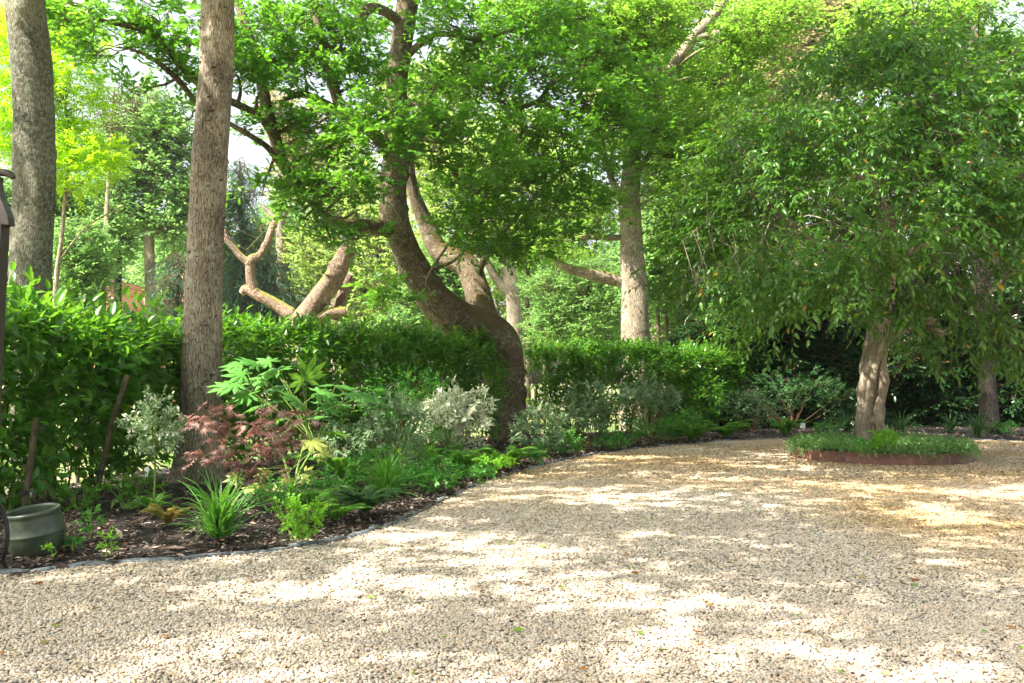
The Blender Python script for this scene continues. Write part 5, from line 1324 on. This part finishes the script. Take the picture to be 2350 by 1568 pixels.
def grass(label, x, y, n, L, seed, wd=.009, z=.08, mat='grass_blade', name='grass_clump', sprd=.5):
    r = np.random.default_rng(seed); b = gd(x, y, z)
    mb = MB(); m = 8
    for k in range(n):
        a = r.uniform(0, 6.28); l = L * r.uniform(.55, 1.1); lean = abs(r.normal()) * sprd + .08; curl = r.uniform(.5, 2.0)
        o = np.array([math.cos(a), math.sin(a), 0]); S = np.array([-o[1], o[0], 0])
        s = np.linspace(0, 1, m)
        ang = math.pi / 2 - lean - curl * s ** 2
        dx = np.concatenate([[0], np.cumsum(np.cos(ang[:-1]))]) * l / (m - 1); dz = np.concatenate([[0], np.cumsum(np.sin(ang[:-1]))]) * l / (m - 1)
        c = b + np.array([r.normal() * .035, r.normal() * .035, 0]) + o * dx[:, None] + np.array([0, 0, 1]) * dz[:, None]
        w_ = wd * (1 - s ** 2.2) * r.uniform(.7, 1.2) + .0005
        up = np.array([0, 0, .3]) * wd
        V = np.stack([c - S * w_[:, None], c + up - o * wd * .3, c + S * w_[:, None]], 1).reshape(-1, 3)
        F = [[i * 3 + j, i * 3 + j + 1, i * 3 + j + 4, i * 3 + j + 3] for i in range(m - 1) for j in (0, 1)]
        A = np.tile([r.uniform(), .5, 0], (len(V), 1)); mb.add(V, np.array(F), A)
    t = thing(name, label, 'grass plant', b); mb.build('blades', M[mat], t)

def bush(name, label, cat, x, y, w_, h, n, T, size, mat, seed, z=.08, K=8, L=.14, planar=False, spread=.9, droop=.15, stem='stem_brown', lowf=.25, nst=7, jit=.25, up=.6, trunk=None, cx=0.):
    """dome of leafy shoots on real stems"""
    r = np.random.default_rng(seed); b = gd(x, y, z)
    t = thing(name, label, cat, b); mb = MB(); st = MB()
    c = b + [cx, 0, h * (1 + lowf) / 2]; R = np.array([w_ / 2, w_ / 2 * .85, h * (1 - lowf) / 2])
    sn_ = SN(seed, w_ * .5)
    P = in_ellipsoid(r, n, c, R, .6); P = P + norm(P - c) * (sn_(P) * .12 * w_)[:, None]
    P = P[P[:, 2] > z + .03]
    D = norm(norm(P - c) * .7 + r.normal(size=P.shape) * .45 + [0, 0, .35])
    shoots(mb, r, T, P - D * L * .4, D, L, K, size, spread=spread, planar=planar, droop=droop, jit=jit, up=up)
    tops = []
    if trunk:
        tube(st, [b, b + [.01, 0, trunk * .5], b + [0, .01, trunk], b + [0, 0, trunk + .1]], [.013, .011, .010, .006], 8, 4); org = b + [0, 0, trunk - .02]
    else: org = b
    idx = r.integers(0, len(P), min(len(P), nst * 5))
    mids = []
    for k in range(nst):
        q = c + r.normal(size=3) * R * .45
        tube(st, [org + r.normal(size=3) * [.02, .02, 0], (org + q) / 2 + r.normal(size=3) * .03, q], [.008 + .004 * h, .006, .003], 6, 4); mids += [(org + q) / 2, q]
    mids = np.array(mids)
    A0 = mids[[int(np.argmin(np.linalg.norm(mids - P[i], axis=1))) for i in idx]]
    twig_tubes(st, A0, P[idx], .003, .0018, rng=r)
    mb.build('foliage', M[mat], t); st.build('stems', M[stem], t)
    return t

# green glazed pot ---------------------------------------------------------------
def pot():
    b = gd(89, 1274, .03); R = .226; H = .40
    t = thing('garden_pot', 'round green glazed garden pot leaning slightly at the left end of the bed', 'pot', (0, 0, 0))
    prof = [(.0, 0), (.6, .0), (.68, .01), (.80, .06), (.92, .16), (1.0, .28), (1.035, .40), (1.04, .50), (1.05, .512), (1.05, .53), (1.03, .545), (1.01, .70), (.96, .85), (.95, .90), (.975, .925), (.975, .965), (.95, .99), (.90, 1.0), (.86, .985), (.845, .95), (.855, .86), (.84, .80)]
    n = 64; th = np.linspace(0, 2 * math.pi, n, endpoint=False)
    V = np.array([[(R * p * math.cos(a), R * p * math.sin(a), H * z) for a in th] for p, z in prof]).reshape(-1, 3)
    m = len(prof); i = np.arange(m - 1)[:, None]; j = np.arange(n)[None]; j2 = (j + 1) % n
    F = np.stack([i * n + j, i * n + j2, (i + 1) * n + j2, (i + 1) * n + j], -1).reshape(-1, 4)
    mb = MB(); mb.add(V, F); body = mb.build('pot_body', M['pot_glaze'], t)
    mb = MB(); Vs = [(R * .842 * math.cos(a), R * .842 * math.sin(a), H * .84) for a in th] + [(0, 0, H * .85)]
    mb.add(Vs, np.array([[k, (k + 1) % n, n] for k in range(n)])); mb.build('soil', M['soil'], t)
    t.location = Vector(b); t.rotation_euler = (math.radians(7), math.radians(-6), 0)
pot()

# gate post ----------------------------------------------------------------------
def gate():
    d = 7.15
    t = thing('gate_post', 'tall dark metal gate post with a curved neck and flat cap at the left edge', 'gate', (at(0, 0, d)[0], d, 0))
    mb = MB(); xr0 = at(9, 0, d)[0]; xr1 = at(25, 0, d)[0]; z1 = at(0, 522, d)[2]; wd = .11; dp = .06
    V = []
    for z, xr in ((0, xr0), (z1, xr1)):
        V += [(xr - wd, d - dp, z), (xr, d - dp, z), (xr, d + dp, z), (xr - wd, d + dp, z)]
    mb.add(V, np.array([[0, 1, 5, 4], [1, 2, 6, 5], [2, 3, 7, 6], [3, 0, 4, 7], [4, 5, 6, 7]]))
    mb.build('post', M['gate_metal'], t, smooth=False)
    mb = MB(); box(mb, (xr1 - wd - .003, d - dp - .003, z1 + .001), (xr1 + .004, d + dp + .003, z1 + .018)); mb.build('collar', M['gate_metal'], t, smooth=False)
    mb = MB()
    pts = [(27, 518), (25, 500), (18, 480), (9, 460), (3, 440), (0, 420), (0, 406)]
    Pn = [at(x, y, d) for x, y in pts]
    V = []; 
    for p, wq in zip(Pn, (.05, .042, .034, .028, .024, .022, .022)):
        V += [(p[0] - wq * 1.7, d - dp * .8, p[2]), (p[0], d - dp * .8, p[2]), (p[0], d + dp * .8, p[2]), (p[0] - wq * 1.7, d + dp * .8, p[2])]
    F = [[i * 4 + j, i * 4 + (j + 1) % 4, i * 4 + 4 + (j + 1) % 4, i * 4 + 4 + j] for i in range(len(Pn) - 1) for j in range(4)]
    mb.add(V, np.array(F)); mb.build('neck', M['gate_metal'], t, smooth=False)
    a = at(0, 402, d); b_ = at(30, 411, d)
    mb = MB()
    tube(mb, [at(-40, 400, d), at(-10, 396, d), at(12, 397, d), at(24, 401, d), at(31, 409, d)], [.03, .03, .03, .028, .02], 12, 4); mb.build('cap', M['gate_metal'], t)
    mb = MB(); tube(mb, [at(4, 1165, d + .12), at(12, 1190, d + .1), at(17, 1225, d + .08), at(14, 1258, d + .08), at(7, 1285, d + .1), at(16, 1305, d + .12)], [.014, .017, .017, .016, .014, .012], 10, 5)
    tag(mb.build('cable_loom', M['cable']), 'black corrugated cable hanging beside the gate post and green pot', 'cable')
    tb = thing('bracket', 'narrow white metal bracket beside the foot of the gate post', 'bracket', (at(12, 0, d + .2)[0], d + .2, 0))
    mb = MB(); box(mb, (at(8, 0, d + .2)[0], d + .18, .1), (at(13, 0, d + .2)[0], d + .21, .42)); mb.build('plate', M['steel_white'], tb, smooth=False)
    mb = MB(); box(mb, (at(16, 0, d + .2)[0], d + .18, .1), (at(19, 0, d + .2)[0], d + .2, .36)); mb.build('strip', M['steel_white'], tb, smooth=False)
gate()

# standard willow with white tag -------------------------------------------------
w1 = bush('standard_willow', 'small ball headed willow with pale leaves on a thin stem, left of the straight trunk', 'shrub', 352, 1172, 0.62, 1.28, 150, KITE, .06, 'variegated_pale', 501, K=8, L=.15, lowf=.5, trunk=.72, stem='stem_green', nst=14)
def plant_tag():
    a = at(338, 1072, 10.55); mb = MB()
    V = [(a[0] - .018, a[1], a[2]), (a[0] + .018, a[1], a[2]), (a[0] + .024, a[1] - .004, a[2] - .04), (a[0] + .02, a[1] - .008, a[2] - .15), (a[0] - .022, a[1] - .008, a[2] - .155), (a[0] - .026, a[1] - .004, a[2] - .04)]
    V2 = [(x, y + .004, z) for x, y, z in V]
    mb.add(V + V2, [np.array([[0, 1, 2, 5], [5, 2, 3, 4], [6, 11, 8, 7], [11, 10, 9, 8]]), np.array([[0, 6, 7, 1], [1, 7, 8, 2], [2, 8, 9, 3], [3, 9, 10, 4], [4, 10, 11, 5], [5, 11, 6, 0]])])
    t = thing('plant_tag', 'white plastic plant tag hanging on the stem of the ball headed willow', 'tag', a)
    mb.build('label_strip', M['tag'], t, smooth=False)
    mb = MB(); tube(mb, [a + [0, 0, .0], a + [.02, 0, .035], a + [.07, .02, .05]], [.0015, .0015, .0015], 5, 3); mb.build('loop', M['tag'], t)
plant_tag()

# red japanese maple ---------------------------------------------------------------
def red_maple():
    r = np.random.default_rng(510); b = gd(548, 1150, .08); d = b[1]
    t = thing('japanese_maple', 'low red leaved maple with feathery leaves in front of the straight trunk', 'shrub', b)
    T = palmate(7, 3.9, .075, 1.0, .02, .18)
    cl = [(480, 945, 45, 14), (525, 955, 40, 14), (585, 965, 40, 13), (640, 948, 40, 12), (685, 965, 40, 10), (660, 990, 34, 11), (470, 985, 40, 13), (520, 1000, 44, 13), (560, 1015, 40, 14), (600, 1025, 40, 12), (655, 1010, 34, 10), (465, 1050, 30, 8), (520, 1045, 40, 12), (575, 1060, 50, 12), (620, 1070, 34, 12), (500, 970, 40, 12), (590, 1090, 30, 10), (640, 1035, 30, 8)]
    mb = MB(); st = MB()
    trunkP = [b, at(545, 1110, d), at(548, 1070, d), at(542, 1030, d)]
    tube(st, trunkP, [.016, .013, .011, .007], 8, 5)
    tube(st, [at(548, 1085, d), at(580, 1050, d), at(610, 1010, d), at(660, 980, d)], [.010, .008, .006, .003], 7, 4); tube(st, [at(546, 1060, d), at(510, 1010, d), at(485, 960, d)], [.009, .006, .003], 7, 4)
    sk = np.vstack([catmull(np.array(trunkP), 5), catmull(np.array([at(548, 1085, d), at(580, 1050, d), at(610, 1010, d), at(660, 980, d)]), 5), catmull(np.array([at(546, 1060, d), at(510, 1010, d), at(485, 960, d)]), 5)])
    for (x, y, rx, ry) in cl:
        C = at(x, y, d + r.normal() * .16); k = d / FPX
        n = 9; P = in_ellipsoid(r, n, C, [rx * k, .2, ry * k * 1.9], .3)
        D = norm(norm(P - C) + r.normal(size=(n, 3)) * .5); D[:, 2] = D[:, 2] * .5 - .05
        shoots(mb, r, T, P, D, .12, 5, .082, spread=.9, planar=True, droop=.35, jit=.35)
        i = int(np.argmin(np.linalg.norm(sk - C, axis=1))); twig_tubes(st, sk[i][None], C[None], .006, .003, rng=r); twig_tubes(st, np.tile(C, (6, 1)), P[:6], .003, .0015, rng=r)
    mb.build('foliage', M['maple_red'], t); st.build('stems', M['stem_brown'], t)
red_maple()

# fatsia ---------------------------------------------------------------------------
def fatsia():
    r = np.random.default_rng(520); b = gd(672, 1128, .08)
    t = thing('fatsia', 'fatsia with big glossy hand shaped leaves behind the red maple', 'shrub', b)
    T = palmate(8, 4.3, .15, 1.0, .04, .16, web=.34)
    L_ = [(555, 835, .26), (590, 838, .24), (640, 850, .26), (610, 870, .24), (545, 880, .24), (575, 905, .24), (660, 885, .27), (700, 872, .27), (730, 900, .26), (770, 885, .26), (740, 930, .24), (800, 905, .24), (690, 925, .24), (640, 920, .24), (830, 912, .2), (770, 925, .2), (600, 930, .22), (760, 990, .24), (715, 960, .22), (640, 960, .22), (680, 1040, .2), (560, 860, .22), (520, 885, .2), (690, 845, .2), (620, 830, .18)]
    mb = MB(); pb = MB(); st = MB()
    P, Z, X, S = [], [], [], []
    d0 = b[1] + .3
    heads = [b + [-.25, .1, .7], b + [.15, .15, .75], b + [.3, 0, .6]]
    for hN in heads: tube(st, [b, (b + hN) / 2 + r.normal(size=3) * .05, hN], [.022, .018, .014], 8, 4)
    for (x, y, s) in L_:
        c = at(x, y, d0 + r.uniform(-.35, .35)); h0 = heads[int(r.integers(3))]
        out_ = norm((c - h0) * [1, 1, .2] + r.normal(size=3) * .05)
        P.append(c); X.append(out_ + np.array([0, -.15, -.18])); Z.append(np.array([out_[0] * .3, out_[1] * .3 - .35, 1]) + r.normal(size=3) * .15); S.append(s * r.uniform(1.35, 1.7))
        tube(st, [h0, h0 * .5 + c * .5 + [0, 0, .06], c], [.006, .005, .004], 6, 4)
    place(mb, T, np.array(P), np.array(X), np.array(Z), np.array(S), r.uniform(0, .85, len(P)))
    mb.build('foliage', M['fatsia'], t)
    P, Z, X, S = [], [], [], []
    for (x, y, s) in [(698, 1085, .17), (600, 1110, .2), (575, 1120, .16), (640, 1125, .18), (715, 1012, .2), (660, 1100, .12), (545, 1095, .15), (610, 1080, .14), (735, 1035, .16)]:
        c = at(x, y, b[1] - .15 + r.uniform(-.2, .2)); o = norm(c - b) * [1, 1, .1]
        P.append(c); X.append(o + [0, -.3, -.5]); Z.append(np.array([0, -.7, .7]) + r.normal(size=3) * .2); S.append(s * 1.35)
        tube(st, [b + [0, 0, .3], c * .5 + (b + [0, 0, .3]) * .5 + [0, 0, .05], c], [.005, .004, .003], 6, 4)
    place(pb, T, np.array(P), np.array(X), np.array(Z), np.array(S), r.uniform(0, 1, len(P)))
    pb.build('lower_leaves', M['fatsia_pale'], t)['label'] = 'pale yellowing lower leaves'
    st.build('stems', M['stem_green'], t)
fatsia()

grass('bright green strappy grass clump in front of the red maple', 505, 1232, 130, .66, 530, .0115)
fern('browning small fern under the ball headed willow', 385, 1205, 24, .33, 531, 'fern_brown', wd=.11)
fern('bluish small fern at the foot of the willow stem', 350, 1185, 16, .34, 532, 'fern', tilt=1.2, wd=.12)
bush('seedling', 'leafy seedling right of the green pot', 'seedling', 212, 1238, .16, .26, 14, BROAD, .055, 'herb', 533, K=5, L=.08, nst=4, stem='stem_green')
bush('seedling', 'low seedling touching the right side of the green pot', 'seedling', 168, 1258, .14, .14, 12, BROAD, .05, 'herb', 534, K=5, L=.06, nst=3, stem='stem_green')
bush('seedling', 'small two tiered seedling nearest the stone edging, right of the pot', 'seedling', 245, 1275, .12, .18, 9, BROAD, .05, 'herb_bright', 535, K=5, L=.06, nst=3, stem='stem_green')
bush('seedling', 'tiny sprout in front of the green pot', 'seedling', 116, 1278, .08, .11, 5, BROAD, .04, 'herb_bright', 536, K=5, L=.05, nst=2, stem='stem_green')
bush('honeysuckle', 'bright small leaved plant sprawling by the stone edging below the fern', 'shrub', 682, 1240, .42, .36, 80, BROAD, .05, 'herb_bright', 537, K=7, L=.12, nst=8, stem='stem_green')
fern('fern with serrated upright fronds between the fatsia and the stone edging', 700, 1195, 16, .48, 538, 'fern', tilt=1.1)
fern('yellow green fern arching over the mulch towards the drive', 770, 1195, 12, .46, 539, 'fern', tilt=.8)
fern('dark soft fern beside the second grass clump', 838, 1180, 30, .5, 540, 'fern_blue', tilt=1.0)
fern('tall fern with thin light tipped fronds right of the fatsia', 800, 1120, 14, .85, 541, 'fern', tilt=1.0, wd=.14)
grass('broad clump of fine arching grass beside the dark soft fern', 885, 1135, 190, .72, 542, .010, sprd=.75)
bush('geranium', 'low dark green rounded leaf clump beside the fine grass near the edging', 'plant', 992, 1128, .62, .26, 90, BROAD, .07, 'herb', 543, K=5, L=.1, nst=6, stem='stem_green', droop=0.)
bush('geranium', 'low mixed leaf clump on the bed edge left of the two tiered ferns', 'plant', 935, 1120, .5, .25, 60, BROAD, .06, 'herb', 544, K=5, L=.1, nst=6, stem='stem_green', droop=0.)
bush('variegated_shrub', 'large grey green variegated shrub behind the fine grass clump', 'shrub', 900, 1098, 1.1, 1.35, 180, VLEAF, .115, 'variegated', 545, K=7, L=.10, lowf=.1, nst=14)
bush('variegated_shrub', 'small pale variegated shrub between the fatsia and the large variegated shrub', 'shrub', 775, 1090, .8, .8, 120, VLEAF, .115, 'variegated', 546, K=7, L=.1, lowf=.2, nst=9)
bush('variegated_shrub', 'brightest cream white variegated shrub catching the sun left of the oak base', 'shrub', 1040, 1068, 1.4, 1.3, 210, VLEAF, .14, 'white_var', 547, K=7, L=.13, lowf=.3, nst=12)
bush('maple', 'fresh green fine leaved maple arching behind the variegated shrubs', 'shrub', 935, 1058, 1.9, 1.55, 330, KITE, .06, 'herb', 548, K=9, L=.22, lowf=.45, nst=10, planar=True, droop=.2)
bush('shrub', 'loose small leaved green shrub under the cream white variegated shrub', 'shrub', 985, 1075, 1.1, .75, 200, BROAD, .05, 'herb', 549, K=8, L=.14, lowf=.05, nst=9)
fern('large pale shuttlecock fern left of the oak base', 1062, 1092, 16, .62, 550, 'fern', tilt=1.2)
fern('bright yellow green fern spreading right in front of the oak base', 1165, 1075, 20, .66, 551, 'fern', tilt=.85)
bush('geranium', 'bright green ground plant under the yellow green fern', 'plant', 1120, 1090, .75, .32, 110, BROAD, .06, 'herb_bright', 552, K=6, L=.1, nst=8, stem='stem_green')
bush('geranium', 'dark low ground plant left of the shuttlecock fern', 'plant', 1098, 1108, .45, .22, 50, BROAD, .06, 'herb', 5521, K=6, L=.1, nst=5, stem='stem_green')
bush('variegated_shrub', 'variegated shrub just right of the oak base', 'shrub', 1232, 1045, 1.1, .95, 150, VLEAF, .115, 'variegated', 553, K=7, L=.11, lowf=.1, nst=10)
bush('variegated_shrub', 'tall thin variegated shrub in the bed midway along the far hedge', 'shrub', 1350, 1030, 1.0, 1.45, 130, VLEAF, .115, 'variegated', 554, K=7, L=.11, lowf=.3, nst=10)
bush('variegated_shrub', 'upright pale variegated shrub near the end of the far hedge', 'shrub', 1488, 1010, 1.6, 1.5, 150, VLEAF, .115, 'variegated', 555, K=7, L=.12, lowf=.45, nst=14)
for i, (x, y, w_, h, lab) in enumerate([(1300, 1040, .8, .4, 'low green ground plant right of the oak, first along the far edging'), (1400, 1030, .8, .35, 'low green ground plant in front of the tall thin variegated shrub'), (1455, 1018, .8, .6, 'yellow green bushy plant left of the upright pale variegated shrub'),
                                        (1530, 1010, .9, .5, 'low green plant right of the upright pale variegated shrub'), (1895, 998, .6, .3, 'low plant by the white bed label'), (1230, 1062, .35, .3, 'small plant between the oak base and the edging'), (2300, 996, .8, .35, 'low pale leaved plant at the foot of the fissured trunk')]):
    bush('ground_plant', lab, 'plant', x, y, w_, h, int(110 * w_), BROAD, .07, 'herb', 560 + i, K=6, L=.14, nst=7, stem='stem_green', lowf=.05)
fern('fern near the right end of the far hedge, by the edging', 1590, 1012, 18, .8, 570, 'fern')
fern('wide low fern between the hedge end and the dark spreading maple', 1665, 1003, 20, .85, 571, 'fern', tilt=.8)
fern('compact upright fern by the white bed label', 1803, 1003, 20, .7, 572, 'fern', tilt=1.2)
fern('small fern at the foot of the far hedge', 1550, 1000, 14, .6, 5721, 'fern')
bush('shrub', 'light green layered shrub at the right end of the far hedge', 'shrub', 1600, 990, 1.9, 1.7, 220, LANCE, .11, 'oak_leaf', 573, K=9, L=.35, nst=12, planar=True, droop=.3, lowf=.35)
bush('maple', 'dark green spreading maple with tiers of fine leaves in front of the shady screen', 'shrub', 1820, 985, 3.4, 1.7, 300, KITE, .085, 'fern_blue', 574, K=10, L=.35, nst=14, planar=True, droop=.3, lowf=.4)
bush('shrub', 'pale speckled loose shrub left of the spreading maple', 'shrub', 1730, 992, 1.8, 1.3, 190, KITE, .07, 'variegated', 575, K=9, L=.3, nst=10, planar=True, droop=.2, lowf=.2)
grass('dark strappy clump behind the ring, right of the gnarled trunk', 2068, 1000, 70, .8, 580, .014, mat='strap')
grass('dark strappy clump midway between the gnarled and fissured trunks', 2180, 992, 60, .75, 581, .014, mat='strap')
grass('dark strappy clump left of the fissured trunk', 2245, 1003, 80, .85, 582, .014, mat='strap')
grass('dark strappy clump behind the ring, left of the gnarled trunk', 1945, 990, 50, .8, 583, .014, mat='strap')
bush('hosta', 'small blue green broad leaved plant left of the gnarled trunk base', 'plant', 1912, 1000, .5, .3, 16, LAUREL, .17, 'fern_blue', 584, K=5, L=.1, nst=4, stem='stem_green')
def bed_label(label, x, y, s, dd=0.):
    b = gd(x, y + 22, .08); t = thing('bed_label', label, 'label', b); c = at(x, y, b[1])
    mb = MB(); box(mb, (c[0] - s, b[1] - .004, c[2] - s), (c[0] + s, b[1] + .004, c[2] + s)); mb.build('card', M['tag'], t, smooth=False)
    mb = MB(); tube(mb, [b, np.array([c[0], b[1] + .012, c[2]])], [.006, .006], 6, 2); mb.build('spike', M['twig_dark'], t)
bed_label('small white plant label standing in the far bed beside the compact fern', 1842, 977, .07)
def glazed_lamp(label, x, y):
    b = gd(x, y, .1); t = thing('ground_light', label, 'light', b); mb = MB()
    tube(mb, [b + [-.13, 0, .04], b + [.13, 0, .05]], [.05, .05], 12, 2); mb.build('casing', M['steel_white'], t); mb = MB(); tube(mb, [b + [0, 0, -.1], b + [0, 0, .04]], [.012, .012], 6, 2); mb.build('spike', M['cable'], t)
glazed_lamp('pale low garden light in the bed under the fissured trunk', 2292, 992)

for i, (x, y, w_, h, T_, sz, mt, nn, lab) in enumerate([
    (300, 1168, .7, .4, LAUREL, .11, 'hedge_leaf', 26, 'leafy laurel sucker low under the hedge between the two stakes'),
    (178, 1172, .5, .3, LAUREL, .11, 'hedge_leaf', 16, 'drooping laurel sucker just behind the right rim of the green pot'),
    (20, 1180, .6, .5, LAUREL, .12, 'hedge_leaf', 22, 'laurel sucker at the left edge behind the cable'),
    (640, 1165, .6, .3, BROAD, .06, 'herb', 60, 'low green plant under the pale fatsia leaves'),
    (760, 1150, .7, .4, BROAD, .055, 'herb', 90, 'fine leaved low plant between the fatsia and the dark soft fern'),
    (850, 1120, .8, .5, LANCE, .08, 'herb', 80, 'narrow leaved plant behind the fine arching grass'),
    (940, 1085, .9, .55, BROAD, .06, 'herb_bright', 110, 'bright low plant at the foot of the large variegated shrub'),
    (1010, 1100, .7, .35, BROAD, .06, 'herb', 80, 'green low plant between the large variegated shrub and the shuttlecock fern'),
    (1270, 1030, .9, .6, BROAD, .07, 'herb', 90, 'green bushy plant behind the variegated shrub right of the oak'),
    (1580, 1000, 1.1, .7, BROAD, .08, 'herb', 110, 'green bushy plant at the foot of the layered shrub')]):
    bush('ground_plant', lab, 'plant', x, y, w_, h, nn, T_, sz, mt, 640 + i, K=6, L=.16, nst=6, stem='stem_green', lowf=.05)
# steel ring with mat plant ---------------------------------------------------------
def ring():
    cx, cy, R, H = RING_C[0], RING_C[1], RING_R, .21
    t = thing('planter_ring', 'low rusty steel ring edging round the gnarled tree', 'planter', (cx, cy, 0))
    n = 120; th = np.linspace(0, 2 * math.pi, n, endpoint=False); mb = MB()
    rr = R * (1 + .015 * np.sin(3 * th) + .01 * np.sin(5 * th + 1))
    hh = H + .006 * np.sin(2 * th)
    rows_ = []
    for (k, z0) in ((1.0, -.03), (1.0, 1), (.994, 1), (.994, -.03)):
        rows_.append(np.stack([cx + rr * k * np.cos(th), cy + rr * k * np.sin(th), (hh if z0 == 1 else z0 + 0 * th)], 1))
    V = np.vstack(rows_); F = []
    for a in range(3):
        for j in range(n): F.append([a * n + j, a * n + (j + 1) % n, (a + 1) * n + (j + 1) % n, (a + 1) * n + j])
    mb.add(V, np.array(F)); mb.build('steel_band', M['rust'], t)
    r = np.random.default_rng(600)
    mb = MB(); V = [(cx + rr[j] * .992 * math.cos(th[j]), cy + rr[j] * .992 * math.sin(th[j]), H - .05) for j in range(n)] + [(cx, cy, H)]
    mb.add(V, np.array([[j, (j + 1) % n, n] for j in range(n)])); mb.build('soil', M['soil'], t)
    # mat plant
    mb = MB(); m = 3800
    a = r.uniform(0, 6.28, m); q = np.sqrt(r.uniform(0, 1.0, m)) * R
    sn_ = SN(601, .9)
    P = np.stack([cx + q * np.cos(a), cy + q * np.sin(a), 0 * q], 1)
    P[:, 2] = H + .02 + .13 * (.6 + .5 * sn_(P)) * r.uniform(.1, 1.2, m) * (1 - .6 * (q / R) ** 8)
    D = r.normal(size=(m, 3)) * .5 + np.stack([np.cos(a) * .4 * (q / R), np.sin(a) * .4 * (q / R), np.full(m, .45)], 1)
    shoots(mb, r, KITE, P, D * r.uniform(.6, 1.6, (m, 1)), .15, 7, .052, spread=.9, droop=.15, jit=.35)
    # trailing strands
    for k in range(95):
        a0 = r.uniform(2.6, 6.9) if r.uniform() < .9 else r.uniform(0, 6.28)
        if 3.4 < a0 < 4.3 and r.uniform() < .6: continue
        l = .25 * r.uniform(.1, 1) ** 1.5; m2 = 9
        s = np.linspace(0, 1, m2); rad = R * 1.0 + .03 + .06 * np.sin(s * 2)
        C = np.stack([cx + rad * math.cos(a0) + r.normal() * .04 * s, cy + rad * math.sin(a0) + 0 * s, H + .03 - l * s ** 1.3], 1)
        C[:, 2] = np.maximum(C[:, 2], .03)
        D = norm(r.normal(size=(m2, 3)) + [0, 0, -.5])
        shoots(mb, r, NARROW, C, D, .05, 5, .03, spread=.9)
        twig_tubes(mb, C[:-1], C[1:], .002, .0015)
    o = mb.build('mat_plant', M['mat_plant']); tag(o, 'grey green creeping plant mat filling the steel ring and trailing over its rim', 'ground cover')
ring()
bush('shrub', 'bright yellow green young shrub in the ring at the foot of the gnarled trunk', 'shrub', 2030, 1042, .45, .42, 46, LANCE, .09, 'herb_bright', 610, z=.2, K=7, L=.14, nst=5, stem='stem_green')
bush('seedling', 'small dark green sprout in the ring left of the gnarled trunk', 'seedling', 1975, 1048, .3, .3, 14, BROAD, .07, 'herb', 611, z=.2, K=5, L=.1, nst=3, stem='stem_green')

# ================================================================== HAZE
def haze():
    mb = MB(); box(mb, (-110, -30, -1.2), (110, 85, 40))
    m, t, N = new_mat('haze_air')
    v = N('ShaderNodeVolumePrincipled', i_Density=HAZE_D, i_Anisotropy=.3); v.inputs['Color'].default_value = (.93, .97, 1, 1)
    o = N('ShaderNodeOutputMaterial'); t.links.new(v.outputs[0], o.inputs['Volume'])
    ob = mb.build('haze', m, smooth=False); tag(ob, 'faint pale summer haze in the garden air', kind='stuff')
HAZE_D = .0003
haze()
